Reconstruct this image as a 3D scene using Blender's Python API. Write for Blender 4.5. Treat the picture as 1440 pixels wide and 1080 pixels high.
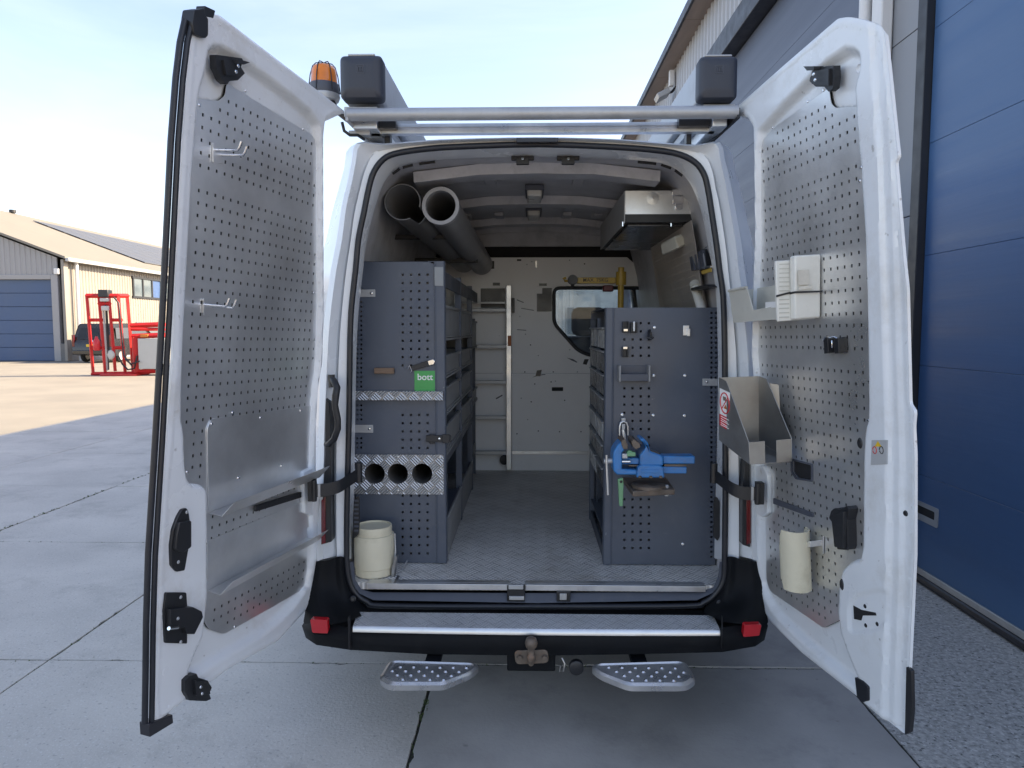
import bpy, bmesh, math, random
import numpy as np
from mathutils import Vector as V, Matrix as M
from mathutils.geometry import delaunay_2d_cdt
for o in list(bpy.data.objects): bpy.data.objects.remove(o)
S = bpy.context.scene
COL = S.collection
random.seed(7)
R = math.radians
# ---------------------------------------------------------------- camera
F = 1000.0; CZ = 1.66
PIT = math.atan(0.078); YAW = math.atan(0.024*math.cos(PIT))
cd = bpy.data.cameras.new('camera'); cam = bpy.data.objects.new('camera', cd); COL.objects.link(cam)
cam.location = (0, 0, CZ); cam.rotation_euler = (math.pi/2-PIT, 0, YAW)
cd.sensor_width = 36; cd.lens = 36*F/1440; cd.clip_start = .05; cd.clip_end = 2000
S.camera = cam
# ---------------------------------------------------------------- light
SUN_EL = R(30.3); SUN_AZ = R(12)     # azimuth from +x towards +y
sv = V((math.cos(SUN_EL)*math.cos(SUN_AZ), math.cos(SUN_EL)*math.sin(SUN_AZ), math.sin(SUN_EL)))
W = bpy.data.worlds.new('World'); S.world = W; W.use_nodes = True
nt = W.node_tree; nt.nodes.clear()
sky = nt.nodes.new('ShaderNodeTexSky'); sky.sky_type = 'NISHITA'; sky.sun_disc = False
sky.sun_elevation = SUN_EL; sky.sun_rotation = math.pi/2-SUN_AZ
sky.air_density = 1.0; sky.dust_density = .9; sky.ozone_density = 1.8
tc = nt.nodes.new('ShaderNodeTexCoord'); mp = nt.nodes.new('ShaderNodeMapping')
mp.inputs['Scale'].default_value = (1.1, 1.0, 4.2); mp.inputs['Rotation'].default_value = (R(8), R(12), R(20))
nz = nt.nodes.new('ShaderNodeTexNoise'); nz.inputs['Scale'].default_value = 1.7; nz.inputs['Detail'].default_value = 6
nz.inputs['Roughness'].default_value = .55; nz.inputs['Distortion'].default_value = .5
rp = nt.nodes.new('ShaderNodeMapRange'); rp.interpolation_type = 'SMOOTHSTEP'
rp.inputs['From Min'].default_value = .36; rp.inputs['From Max'].default_value = .80; rp.inputs['To Max'].default_value = .22
mx = nt.nodes.new('ShaderNodeMixRGB'); mx.inputs[2].default_value = (3.9, 4.0, 4.4, 1)
bg = nt.nodes.new('ShaderNodeBackground'); bg.inputs[1].default_value = .098
wo = nt.nodes.new('ShaderNodeOutputWorld')
L = nt.links.new
L(tc.outputs['Generated'], mp.inputs[0]); L(mp.outputs[0], nz.inputs[0]); L(nz.outputs[0], rp.inputs[0])
tn = nt.nodes.new('ShaderNodeMixRGB'); tn.blend_type = 'MULTIPLY'; tn.inputs[0].default_value = 1; tn.inputs[2].default_value = (1.10, .915, .83, 1)   # thin haze: a little less blue
L(sky.outputs[0], tn.inputs[1]); L(rp.outputs[0], mx.inputs[0]); L(tn.outputs[0], mx.inputs[1]); L(mx.outputs[0], bg.inputs[0]); L(bg.outputs[0], wo.inputs[0])
sl = bpy.data.lights.new('sun', 'SUN'); sl.energy = 3.4; sl.angle = R(.53); sl.color = (1, .82, .56)
so = bpy.data.objects.new('sun', sl); COL.objects.link(so); so.rotation_euler = sv.to_track_quat('Z', 'Y').to_euler()
so.location = (30, 6, 20)
S.view_settings.view_transform = 'Standard'; S.view_settings.look = 'None'
S.view_settings.exposure = 2.15; S.view_settings.gamma = 1
# ---------------------------------------------------------------- pixel rays -> world points on real planes
_r = cam.rotation_euler.to_matrix(); C0 = V((0, 0, CZ))
def ray(u, v): return _r @ V(((u-720)/F, (540-v)/F, -1))
def U(u, v, y): d = ray(u, v); return C0 + d*(y/d.y)
def UX(u, v, x): d = ray(u, v); return C0 + d*(x/d.x)
def UZ(u, v, z): d = ray(u, v); return C0 + d*((z-CZ)/d.z)
def UP(u, v, p, n): d = ray(u, v); return C0 + d*((p-C0).dot(n)/d.dot(n))
# ---------------------------------------------------------------- mesh building
def chaikin(p, it=2, keep=.25):
    for _ in range(it):
        q = []
        for i in range(len(p)):
            a, b = V(p[i]), V(p[(i+1) % len(p)])
            q += [a.lerp(b, keep), a.lerp(b, 1-keep)]
        p = q
    return p
def rpoly(p, r, n=4):
    "round polygon corners with radius r"
    q = []; m = len(p)
    for i in range(m):
        a, b, c = V(p[i-1]), V(p[i]), V(p[(i+1) % m])
        d1, d2 = (a-b), (c-b); k = min(r, d1.length*.45, d2.length*.45)
        s, e = b+d1.normalized()*k, b+d2.normalized()*k
        for j in range(n+1):
            t = j/n; q.append(s*(1-t)**2+b*2*t*(1-t)+e*t*t)
    return q
def circ(x, y, r, n=20): return [V((x+r*math.cos(2*math.pi*i/n), y+r*math.sin(2*math.pi*i/n))) for i in range(n)]
def rect(x0, y0, x1, y1): return [V((x0, y0)), V((x1, y0)), V((x1, y1)), V((x0, y1))]
def rrect(x0, y0, x1, y1, r, n=4): return rpoly(rect(x0, y0, x1, y1), r, n)
def cdt(outline, holes=(), extra=()):
    vs, es = [], []
    for lp in [outline]+list(holes):
        k = len(vs); n = len(lp); vs += [V((p[0], p[1])) for p in lp]
        es += [(k+i, k+(i+1) % n) for i in range(n)]
    vs += [V(e) for e in extra]
    r = delaunay_2d_cdt(vs, es, [], 1, 1e-6)
    own = []; k = len(outline)
    own += [-1]*k
    for q, lp in enumerate(holes): own += [q]*len(lp)
    own += [-1]*len(extra)
    vo = [own[l[0]] if len(l) else -1 for l in r[3]]
    fs = [list(f) for f in r[2]]
    if holes: fs = [f for f in fs if not (vo[f[0]] >= 0 and all(vo[i] == vo[f[0]] for i in f))]   # (convex) holes stay open
    return r[0], fs
class MB:
    def __init__(s): s.v = []; s.f = []
    def add(s, vs, fs):
        k = len(s.v); s.v += [tuple(p) for p in vs]; s.f += [tuple(i+k for i in f) for f in fs]; return s
    def hexa(s, p):
        return s.add(p, [(0, 3, 2, 1), (4, 5, 6, 7), (0, 1, 5, 4), (1, 2, 6, 5), (2, 3, 7, 6), (3, 0, 4, 7)])
    def box(s, a, b, mt=None):
        x0, y0, z0 = a; x1, y1, z1 = b
        p = [V(q) for q in ((x0, y0, z0), (x1, y0, z0), (x1, y1, z0), (x0, y1, z0), (x0, y0, z1), (x1, y0, z1), (x1, y1, z1), (x0, y1, z1))]
        return s.hexa([mt @ q for q in p] if mt else p)
    def prism(s, poly, d):
        n = len(poly); a = [V(p) for p in poly]; d = V(d); b = [p+d for p in a]
        return s.add(a+b, [tuple(range(n))[::-1], tuple(range(n, 2*n))]+[(i, (i+1) % n, n+(i+1) % n, n+i) for i in range(n)])
    def loft(s, loops, closed=True, cap=False):
        n = len(loops[0]); vs = [p for l in loops for p in l]; fs = []
        for j in range(len(loops)-1):
            for i in range(n if closed else n-1):
                a = j*n+i; b = j*n+(i+1) % n; fs.append((a, b, b+n, a+n))
        if cap: fs += [tuple(range(n))[::-1], tuple(range((len(loops)-1)*n, len(loops)*n))]
        return s.add(vs, fs)
    def tube(s, pts, r, n=8, cap=True, closed=False):
        pts = [V(p) for p in pts]; m = len(pts); loops = []; up = None
        rs = r if isinstance(r, (list, tuple)) else [r]*m
        for i in range(m):
            if closed: t = pts[(i+1) % m]-pts[i-1]
            else: t = pts[min(i+1, m-1)]-pts[max(i-1, 0)]
            t.normalize()
            if up is None: up = V((0, 0, 1)) if abs(t.z) < .9 else V((1, 0, 0))
            a = t.cross(up); a = a.normalized() if a.length > 1e-6 else V((1, 0, 0)); up = a.cross(t).normalized()
            loops.append([pts[i]+a*rs[i]*math.cos(2*math.pi*k/n)+up*rs[i]*math.sin(2*math.pi*k/n) for k in range(n)])
        if closed: loops.append(loops[0])
        return s.loft(loops, True, cap and not closed)
    def cyl(s, a, b, r, r2=None, n=20, cap=True): return s.tube([a, b], [r, r if r2 is None else r2], n, cap)
    def pipe(s, a, b, ro, ri, n=32):
        a, b = V(a), V(b); t = (b-a).normalized(); x = t.orthogonal().normalized(); y = t.cross(x)
        c = lambda o, r: [o+x*r*math.cos(2*math.pi*k/n)+y*r*math.sin(2*math.pi*k/n) for k in range(n)]
        return s.loft([c(a, ri), c(a, ro), c(b, ro), c(b, ri), c(a, ri)])
    def lathe(s, prof, o, ax=(0, 0, 1), n=24, a0=0, a1=2*math.pi):
        o, t = V(o), V(ax).normalized(); x = t.orthogonal().normalized(); y = t.cross(x); full = abs(a1-a0-2*math.pi) < 1e-6
        m = n if full else n+1
        loops = [[o+t*h+(x*math.cos(a0+(a1-a0)*k/n)+y*math.sin(a0+(a1-a0)*k/n))*max(r, 1e-5) for k in range(m)] for r, h in prof]
        return s.loft(loops, full)
    def plate(s, fr, outline, holes=(), th=.002):
        "fr(x,y,h) maps plate coordinates to world; front at h=0, back at h=-th"
        vs, fs = cdt(outline, holes); n = len(vs)
        cnt = {}
        for f in fs:
            for i in range(len(f)):
                e = (f[i], f[(i+1) % len(f)]); k = tuple(sorted(e)); cnt[k] = None if k in cnt else e
        sides = [(e[1], e[0], e[0]+n, e[1]+n) for e in cnt.values() if e]
        return s.add([fr(p.x, p.y, 0) for p in vs]+[fr(p.x, p.y, -th) for p in vs],
                     [tuple(f) for f in fs]+[tuple(i+n for i in f[::-1]) for f in fs]+sides)
    def build(s, name, mat, parent=None, bevel=0, smooth=35, seg=2, kind=None, label=None, recalc=True):
        me = bpy.data.meshes.new(name); me.from_pydata(s.v, [], s.f)
        if recalc:
            bm = bmesh.new(); bm.from_mesh(me); bmesh.ops.recalc_face_normals(bm, faces=bm.faces); bm.to_mesh(me); bm.free()
        o = bpy.data.objects.new(name, me); COL.objects.link(o); me.materials.append(mat)
        if smooth: me.shade_smooth(); me.set_sharp_from_angle(angle=R(smooth))
        if bevel:
            b = o.modifiers.new('bevel', 'BEVEL'); b.width = bevel; b.segments = seg; b.limit_method = 'ANGLE'; b.angle_limit = R(40); b.harden_normals = False
        if parent is not None:
            o.parent = parent
            if parent.type == 'EMPTY': o.matrix_parent_inverse = M.Translation(-parent.location)
        if kind: o['kind'] = kind
        if label: o['label'] = label
        return o
def tag(o, label, cat, group=None):
    o['label'] = label; o['category'] = cat
    if group: o['group'] = group
    return o
def thing(name, label, cat, loc=(0, 0, 0), group=None):
    e = bpy.data.objects.new(name, None); COL.objects.link(e); e.location = V(loc); e.empty_display_size = .1
    return tag(e, label, cat, group)
def ctree(o, off, label=None, parent=None):
    c = o.copy(); COL.objects.link(c)
    if parent is None: c.location = o.location+V(off)
    else: c.parent = parent
    if label: c['label'] = label
    for ch in list(o.children): ctree(ch, off, None, c)
    return c
def px(mb, u0, v0, u1, v1, y, dep):
    "box whose near face covers the pixel rectangle at distance y"
    a = U(u0, v1, y); b = U(u1, v0, y); return mb.box((a.x, y, a.z), (b.x, y+dep, b.z))
def pp(mb, pts, y, dep, r=0):
    p = [U(u, v, y) for u, v in pts]
    if r: p = rpoly(p, r)
    return mb.prism(p, (0, dep, 0))
def text(name, body, size, mat, mtx, parent, ext=.0006, sx=1):
    c = bpy.data.curves.new(name, 'FONT'); c.body = body; c.size = size; c.extrude = ext; c.align_x = 'CENTER'; c.align_y = 'CENTER'
    c.offset = size*.012
    t = bpy.data.objects.new(name, c); COL.objects.link(t); dg = bpy.context.evaluated_depsgraph_get()
    me = bpy.data.meshes.new_from_object(t.evaluated_get(dg)); bpy.data.objects.remove(t)
    me.transform(mtx @ M.Diagonal((sx, 1, 1, 1))); me.materials.clear(); me.materials.append(mat)
    o = bpy.data.objects.new(name, me); COL.objects.link(o)
    o.parent = parent
    if parent.type == 'EMPTY': o.matrix_parent_inverse = M.Translation(-parent.location)
    return o
def fmtx(o, ex, ey):
    ex = V(ex).normalized(); ez = ex.cross(V(ey)).normalized(); ey = ez.cross(ex)
    m = M.Identity(4)
    for i in range(3): m[i][0], m[i][1], m[i][2], m[i][3] = ex[i], ey[i], ez[i], o[i]
    return m
# ---------------------------------------------------------------- materials
def mat(name, col, rough=.5, metal=0, var=.1, vs=4, bump=0, bs=60, coat=0, dirt=None, spec=.5, stretch=(1, 1, 1), rv=.1, check=None, emit=None, spots=None, spots2=None):
    m = bpy.data.materials.new(name); m.use_nodes = True; t = m.node_tree; N = t.nodes.new; L = t.links.new
    b = t.nodes['Principled BSDF']; b.inputs['Metallic'].default_value = metal; b.inputs['Specular IOR Level'].default_value = spec
    b.inputs['Coat Weight'].default_value = coat; b.inputs['Coat Roughness'].default_value = .12
    tc = N('ShaderNodeTexCoord'); mp = N('ShaderNodeMapping'); mp.inputs['Scale'].default_value = stretch; L(tc.outputs['Object'], mp.inputs[0])
    nz = N('ShaderNodeTexNoise'); nz.inputs['Scale'].default_value = vs; nz.inputs['Detail'].default_value = 8; nz.inputs['Roughness'].default_value = .6; L(mp.outputs[0], nz.inputs[0])
    r = N('ShaderNodeMapRange'); r.inputs[1].default_value = .3; r.inputs[2].default_value = .7; L(nz.outputs[0], r.inputs[0])
    mx = N('ShaderNodeMixRGB'); mx.inputs[1].default_value = (*[c*(1-var) for c in col], 1); mx.inputs[2].default_value = (*[min(1, c*(1+var)) for c in col], 1)
    L(r.outputs[0], mx.inputs[0]); out = mx.outputs[0]
    if dirt:
        dc, amt, ds = dirt; n2 = N('ShaderNodeTexNoise'); n2.inputs['Scale'].default_value = ds; n2.inputs['Detail'].default_value = 9; n2.inputs['Roughness'].default_value = .72
        L(tc.outputs['Object'], n2.inputs[0]); r2 = N('ShaderNodeMapRange'); r2.inputs[1].default_value = .52; r2.inputs[2].default_value = .75; r2.inputs[4].default_value = amt
        L(n2.outputs[0], r2.inputs[0]); m2 = N('ShaderNodeMixRGB'); m2.inputs[2].default_value = (*dc, 1); L(r2.outputs[0], m2.inputs[0]); L(out, m2.inputs[1]); out = m2.outputs[0]
    for sp_ in (spots, spots2):
        if not sp_: continue
        sc, amt, ss, th = sp_; n3 = N('ShaderNodeTexNoise'); n3.inputs['Scale'].default_value = ss; n3.inputs['Detail'].default_value = 3
        L(tc.outputs['Object'], n3.inputs[0]); r3 = N('ShaderNodeMapRange'); r3.inputs[1].default_value = th; r3.inputs[2].default_value = th+.05; r3.inputs[4].default_value = amt
        L(n3.outputs[0], r3.inputs[0]); m3 = N('ShaderNodeMixRGB'); m3.inputs[2].default_value = (*sc, 1); L(r3.outputs[0], m3.inputs[0]); L(out, m3.inputs[1]); out = m3.outputs[0]
    L(out, b.inputs['Base Color'])
    rr = N('ShaderNodeMapRange'); rr.inputs[3].default_value = max(.02, rough-rv); rr.inputs[4].default_value = min(1, rough+rv); L(r.outputs[0], rr.inputs[0]); L(rr.outputs[0], b.inputs['Roughness'])
    h = None
    if check:                                   # raised bars of tread plate: (axis a, axis b, cell size)
        a, c, cell = check; sp = N('ShaderNodeSeparateXYZ'); L(tc.outputs['Object'], sp.inputs[0])
        def mth(op, x, y=None):
            n = N('ShaderNodeMath'); n.operation = op
            for i, q in enumerate((x, y)):
                if q is None: continue
                if isinstance(q, (int, float)): n.inputs[i].default_value = q
                else: L(q, n.inputs[i])
            return n.outputs[0]
        k = .7071/cell; A, B = sp.outputs[a], sp.outputs[c]
        p = mth('MULTIPLY', mth('ADD', A, B), k); q = mth('MULTIPLY', mth('SUBTRACT', A, B), k)
        par = mth('MODULO', mth('ADD', mth('ADD', mth('FLOOR', p), mth('FLOOR', q)), 400), 2)
        fp, fq = mth('FRACT', p), mth('FRACT', q)
        def bars(w, l): return mth('MULTIPLY', mth('POWER', mth('ABSOLUTE', mth('SINE', mth('MULTIPLY', w, math.pi*4))), 2.2), mth('LESS_THAN', mth('ABSOLUTE', mth('SUBTRACT', l, .5)), .44))
        h = mth('ADD', mth('MULTIPLY', bars(fp, fq), par), mth('MULTIPLY', bars(fq, fp), mth('SUBTRACT', 1, par)))
        bp = N('ShaderNodeBump'); bp.inputs['Strength'].default_value = 1; bp.inputs['Distance'].default_value = .003; L(h, bp.inputs['Height']); L(bp.outputs[0], b.inputs['Normal'])
        wr = N('ShaderNodeMixRGB'); wr.blend_type = 'MULTIPLY'; wr.inputs[2].default_value = (.50, .50, .51, 1)
        L(mth('SUBTRACT', 1, h), wr.inputs[0]); L(out, wr.inputs[1]); L(wr.outputs[0], b.inputs['Base Color'])
    if bump:
        n4 = N('ShaderNodeTexNoise'); n4.inputs['Scale'].default_value = bs; n4.inputs['Detail'].default_value = 6; L(mp.outputs[0], n4.inputs[0])
        b4 = N('ShaderNodeBump'); b4.inputs['Strength'].default_value = .6; b4.inputs['Distance'].default_value = bump; L(n4.outputs[0], b4.inputs['Height'])
        if check: L(bp.outputs[0], b4.inputs['Normal'])
        L(b4.outputs[0], b.inputs['Normal'])
    if emit: b.inputs['Emission Color'].default_value = (*emit[0], 1); b.inputs['Emission Strength'].default_value = emit[1]
    return m
def glass(name, col=(.9, .95, .95), rough=.02, alpha=.25):
    m = bpy.data.materials.new(name); m.use_nodes = True; t = m.node_tree; t.nodes.clear(); N = t.nodes.new; L = t.links.new
    tr = N('ShaderNodeBsdfTransparent'); tr.inputs[0].default_value = (*col, 1); gl = N('ShaderNodeBsdfGlossy'); gl.inputs[1].default_value = rough
    fr = N('ShaderNodeFresnel'); fr.inputs[0].default_value = 1.5; mx = N('ShaderNodeMixShader'); df = N('ShaderNodeBsdfDiffuse'); df.inputs[0].default_value = (.6, .62, .62, 1)
    nz = N('ShaderNodeTexNoise'); nz.inputs['Scale'].default_value = 9; nz.inputs['Detail'].default_value = 8; tc = N('ShaderNodeTexCoord'); L(tc.outputs['Object'], nz.inputs[0])
    rg = N('ShaderNodeMapRange'); rg.inputs[1].default_value = .4; rg.inputs[2].default_value = .8; rg.inputs[4].default_value = alpha; L(nz.outputs[0], rg.inputs[0])
    m2 = N('ShaderNodeMixShader'); L(rg.outputs[0], m2.inputs[0]); L(tr.outputs[0], m2.inputs[1]); L(df.outputs[0], m2.inputs[2])
    L(fr.outputs[0], mx.inputs[0]); L(m2.outputs[0], mx.inputs[1]); L(gl.outputs[0], mx.inputs[2]); o = N('ShaderNodeOutputMaterial'); L(mx.outputs[0], o.inputs[0])
    return m
m_white = mat('white_van_paint', (.74, .77, .80), .32, 0, .03, 3, coat=.35, dirt=((.46, .43, .37), .5, 3.2), spots=((.22, .20, .18), .55, 26, .715), spots2=((.30, .24, .16), .5, 9, .72))
m_wclean = mat('white_body_paint', (.74, .77, .80), .3, 0, .03, 3, coat=.5)
m_inner = mat('grey_primer_interior', (.46, .46, .48), .5, 0, .2, 5, dirt=((.16, .16, .16), .6, 4))
m_zinc = mat('zinc_sheet', (.82, .83, .84), .34, .8, .2, 2.2, bump=.0012, bs=4, rv=.08, dirt=((.62, .62, .62), .25, 3))
m_zinc2 = mat('worn_zinc_sheet', (.80, .80, .79), .34, .8, .2, 2.2, bump=.0012, bs=4, rv=.09, dirt=((.62, .60, .56), .3, 3.5), spots=((.84, .83, .78), .2, 10, .70))
m_steel = mat('bare_steel_sheet', (.33, .33, .325), .36, .85, .16, 6, bump=.0001, bs=60, rv=.08, dirt=((.28, .25, .22), .4, 9))
m_alu = mat('aluminium', (.66, .67, .68), .36, .9, .08, 8, rv=.1, dirt=((.35, .32, .28), .35, 10))
m_alud = mat('dull_aluminium', (.46, .47, .48), .5, .55, .1, 8, dirt=((.30, .28, .26), .3, 10))
m_chrome = mat('chrome', (.75, .76, .78), .16, 1, .05, 8, rv=.05)
m_navy = mat('slate_cabinet_paint', (.076, .091, .122), .42, 0, .10, 3, bump=.00012, bs=400, dirt=((.12, .13, .15), .5, 5), spots=((.30, .31, .32), .5, 34, .745))
m_slate = mat('slate_plastic', (.07, .078, .10), .5, 0, .1, 6, dirt=((.15, .15, .15), .4, 6))
m_black = mat('black_plastic', (.016, .017, .02), .45, 0, .15, 10, bump=.0002, bs=300)
m_bumper = mat('black_bumper_plastic', (.007, .008, .010), .6, 0, .2, 6, bump=.0003, bs=260, spec=.15, dirt=((.04, .04, .04), .3, 5))
m_rubber = mat('black_rubber', (.014, .016, .022), .42, 0, .15, 10)
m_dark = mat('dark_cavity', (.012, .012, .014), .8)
m_bin = mat('grey_plastic_bin', (.26, .265, .27), .5, 0, .06, 6, dirt=((.12, .12, .12), .4, 7))
m_cream = mat('cream_plastic', (.66, .61, .46), .42, 0, .07, 5, dirt=((.38, .32, .20), .55, 7), spots=((.08, .07, .05), .7, 30, .76))
m_wbox = mat('white_plastic_box', (.76, .75, .69), .4, 0, .04, 5, dirt=((.50, .47, .40), .5, 7))
m_grbin = mat('pale_grey_plastic', (.56, .55, .49), .45, 0, .05, 6, dirt=((.36, .34, .28), .4, 8))
m_treadf = mat('tread_floor', (.82, .80, .76), .5, .1, .2, 2.5, check=(0, 1, .062), dirt=((.34, .29, .21), .55, 4))
m_treads = mat('tread_step', (.72, .73, .74), .45, .1, .12, 5, check=(0, 1, .042), dirt=((.42, .40, .36), .4, 6))
m_treadv = mat('tread_panel', (.66, .67, .68), .34, .85, .08, 5, check=(0, 2, .042))
m_bulk = mat('bulkhead_board', (.86, .86, .86), .5, 0, .04, 2.5, dirt=((.66, .66, .66), .3, 5), spots=((.08, .08, .08), .8, 24, .745))
m_blue = mat('blue_vise_paint', (.03, .18, .46), .38, 0, .12, 12, coat=.2, dirt=((.12, .11, .12), .55, 22))
m_rust = mat('rusty_iron', (.16, .13, .105), .6, .4, .35, 20, bump=.0008, bs=60, dirt=((.24, .11, .05), .7, 18))
m_green = mat('green_enamel', (.16, .34, .18), .4, 0, .1, 12)
m_sgreen = mat('green_sticker', (.06, .36, .09), .4, 0, .05, 10)
m_print = mat('white_print', (.82, .82, .80), .5, 0, .02)
m_bprint = mat('black_print', (.02, .02, .02), .5, 0, .02)
m_sred = mat('red_sticker', (.55, .02, .03), .4, 0, .05, 10)
m_red = mat('red_lens', (.55, .012, .02), .16, 0, .08, 30, coat=.6)
m_dred = mat('dark_red_lens', (.12, .004, .006), .15, 0, .1, 12, coat=.6)
m_amber = mat('amber_lens', (.72, .20, .01), .18, 0, .12, 14, coat=.5)
m_yellow = mat('yellow_paint', (.50, .34, .055), .4, 0, .1, 8, dirt=((.22, .14, .03), .5, 14))
m_glass = glass('clear_glass', alpha=.12)
m_dglass = glass('scratched_pane', (.86, .9, .9), .04, .42)
m_wood = mat('worn_wood', (.20, .13, .085), .6, 0, .25, 14, stretch=(1, 1, 8), bump=.0006, bs=40)
m_orange = mat('orange_sticker', (.45, .13, .03), .5, 0, .1, 10)
m_tape = mat('black_tape', (.02, .02, .025), .35, 0, .1, 10)
# ================================================================ setting
m_conc = mat('yard_concrete', (.49, .455, .405), .88, 0, .16, 1.1, bump=.004, bs=70, dirt=((.27, .25, .22), .8, 1.5), spots=((.58, .57, .54), .6, 85, .60), spots2=((.20, .19, .18), .45, 55, .62))
m_yard = mat('far_yard_paving', (.275, .25, .215), .9, 0, .12, .5, bump=.003, bs=30, dirt=((.30, .27, .22), .5, 1.0))
m_agg = mat('washed_gravel_concrete', (.44, .42, .385), .88, 0, .4, 45, bump=.008, bs=60, dirt=((.16, .155, .145), .7, 26), spots=((.68, .66, .62), .8, 70, .60), spots2=((.09, .09, .085), .8, 48, .62))
m_conc2 = mat('dark_smooth_concrete', (.36, .34, .315), .75, 0, .22, 1.2, bump=.0015, bs=60, dirt=((.20, .195, .19), .7, 2.0), spots=((.32, .32, .31), .5, 90, .68), spots2=((.07, .07, .07), .5, 9, .70))
m_joint = mat('joint_dirt', (.045, .043, .035), .95, 0, .3, 20)
m_weed = mat('weed_green', (.07, .10, .03), .7, 0, .4, 30)
def struct(o): o['kind'] = 'structure'; return o
g = struct(MB().box((-260, -60, -.4), (260, 320, -.012)).build('ground', m_yard, smooth=0))
struct(MB().box((-8.27, -2.6, -.011), (1.56, 24.9, -.0095)).build('joint_bed', m_joint, g, smooth=0)); 
PX = 1.95; X0 = -.46; Y0 = 3.40
rs_ = random.Random(3)
def slab(par):
    h = PX/2-.0045; n = 46; pts = []
    for k, (ax, ay, bx, by) in enumerate(((-1, -1, 1, -1), (1, -1, 1, 1), (1, 1, -1, 1), (-1, 1, -1, -1))):
        w = 0
        for i in range(n):
            t = i/n; w = w*.72+rs_.uniform(-.0022, .0022); dn = abs(w)+(rs_.random() < .05)*rs_.uniform(.003, .012)
            x, y = (ax+(bx-ax)*t)*h, (ay+(by-ay)*t)*h; nx, ny = (by-ay)/2, -(bx-ax)/2
            pts.append((x-nx*dn, y-ny*dn))
    b_ = MB(); b_.loft([[V((x, y, -.011)) for x, y in pts], [V((x, y, -.002)) for x, y in pts], [V((x*.9975, y*.9975, 0)) for x, y in pts]], True, True)
    return b_.build('concrete_slab', m_conc, par, smooth=30)
protos = [slab(g) for _ in range(4)]; used = 0
for i in range(-4, 1):
    for j in range(-3, 11):
        x0, x1 = X0+i*PX, X0+(i+1)*PX; y0, y1 = Y0+j*PX, Y0+(j+1)*PX; k = rs_.randrange(4)
        if used < 4: o = protos[used]
        else: o = protos[k].copy(); COL.objects.link(o)
        used += 1
        if i == 0: o.material_slots[0].link = 'OBJECT'; o.material_slots[0].material = m_conc2
        o.location = ((x0+x1)/2, (y0+y1)/2, rs_.uniform(-.0015, .0015)); o.rotation_euler = (rs_.uniform(-.0012, .0012), rs_.uniform(-.0012, .0012), rs_.choice((0, .5, 1, 1.5))*math.pi+rs_.uniform(-.002, .002))
struct(MB().box((1.496, -6, -.0090), (2.75, 40, -.003)).build('gravel_concrete_strip', m_agg, smooth=0))
# slabs share one mesh: give the concrete texture world coordinates so that no two look alike
for m_ in (m_conc, m_conc2):
    t = m_.node_tree; tcn = [n for n in t.nodes if n.type == 'TEX_COORD'][0]; gm = t.nodes.new('ShaderNodeNewGeometry')
    for l in list(t.links):
        if l.from_node == tcn: t.links.new(gm.outputs['Position'], l.to_socket)
# weeds and moss in the joints
wb = MB()
def weeds(a, b, n, h):
    for k in range(n):
        t = random.random(); p = V(a).lerp(V(b), t)+V((random.gauss(0, .008), random.gauss(0, .008), -.008))
        for q in range(4):
            an = random.uniform(0, 6.28); l = h*random.uniform(.4, 1.2); w = l*.28
            d = V((math.cos(an), math.sin(an), 0)); s_ = V((-d.y, d.x, 0))*w
            tip = p+d*l*.9+V((0, 0, l*random.uniform(.3, 1))); mid = p.lerp(tip, .5)+V((0, 0, l*.15))
            wb.add([p, mid+s_, tip, mid-s_], [(0, 1, 2, 3)])
weeds((X0, 2.4, 0), (X0, 3.4, 0), 60, .010); weeds((X0, 2.9, 0), (X0, 3.05, 0), 25, .014)
weeds((-2.41, 3.40, 0), (-.46, 3.40, 0), 90, .009); weeds((X0, 3.40, 0), (1.5, 3.40, 0), 80, .010)
weeds((-2.41, 3.0, 0), (-2.41, 5.3, 0), 110, .010); weeds((-2.6, 3.36, 0), (-2.2, 3.44, 0), 30, .012); weeds((-4.36, 5.4, 0), (-4.36, 8.5, 0), 70, .02)
weeds((-5, 5.35, 0), (-2.4, 5.35, 0), 50, .014)
wo_ = wb.build('weeds', m_weed, None, smooth=0, recalc=False); tag(wo_, 'green weeds and moss growing in the joints of the concrete slabs', 'weeds'); wo_['kind'] = 'stuff'

def corrug(mb, p0, p1, z0, z1, pitch, dep, n, z1b=None):
    "trapezoid cladding from p0 to p1 (xy), bulging along n"
    a, b = V((p0[0], p0[1], 0)), V((p1[0], p1[1], 0)); Ln = (b-a).length; k = int(Ln/pitch); n = V(n); pts = []
    for i in range(k):
        for f, h in ((0, 0), (.45, 0), (.55, 1), (.9, 1)):
            pts.append(((i+f)/k, h))
    pts.append((1, 0)); z1b = z1 if z1b is None else z1b
    lo = [a.lerp(b, t)+n*h*dep+V((0, 0, z0)) for t, h in pts]; hi = [a.lerp(b, t)+n*h*dep+V((0, 0, z1+(z1b-z1)*t)) for t, h in pts]
    return mb.loft([lo, hi], False)
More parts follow.
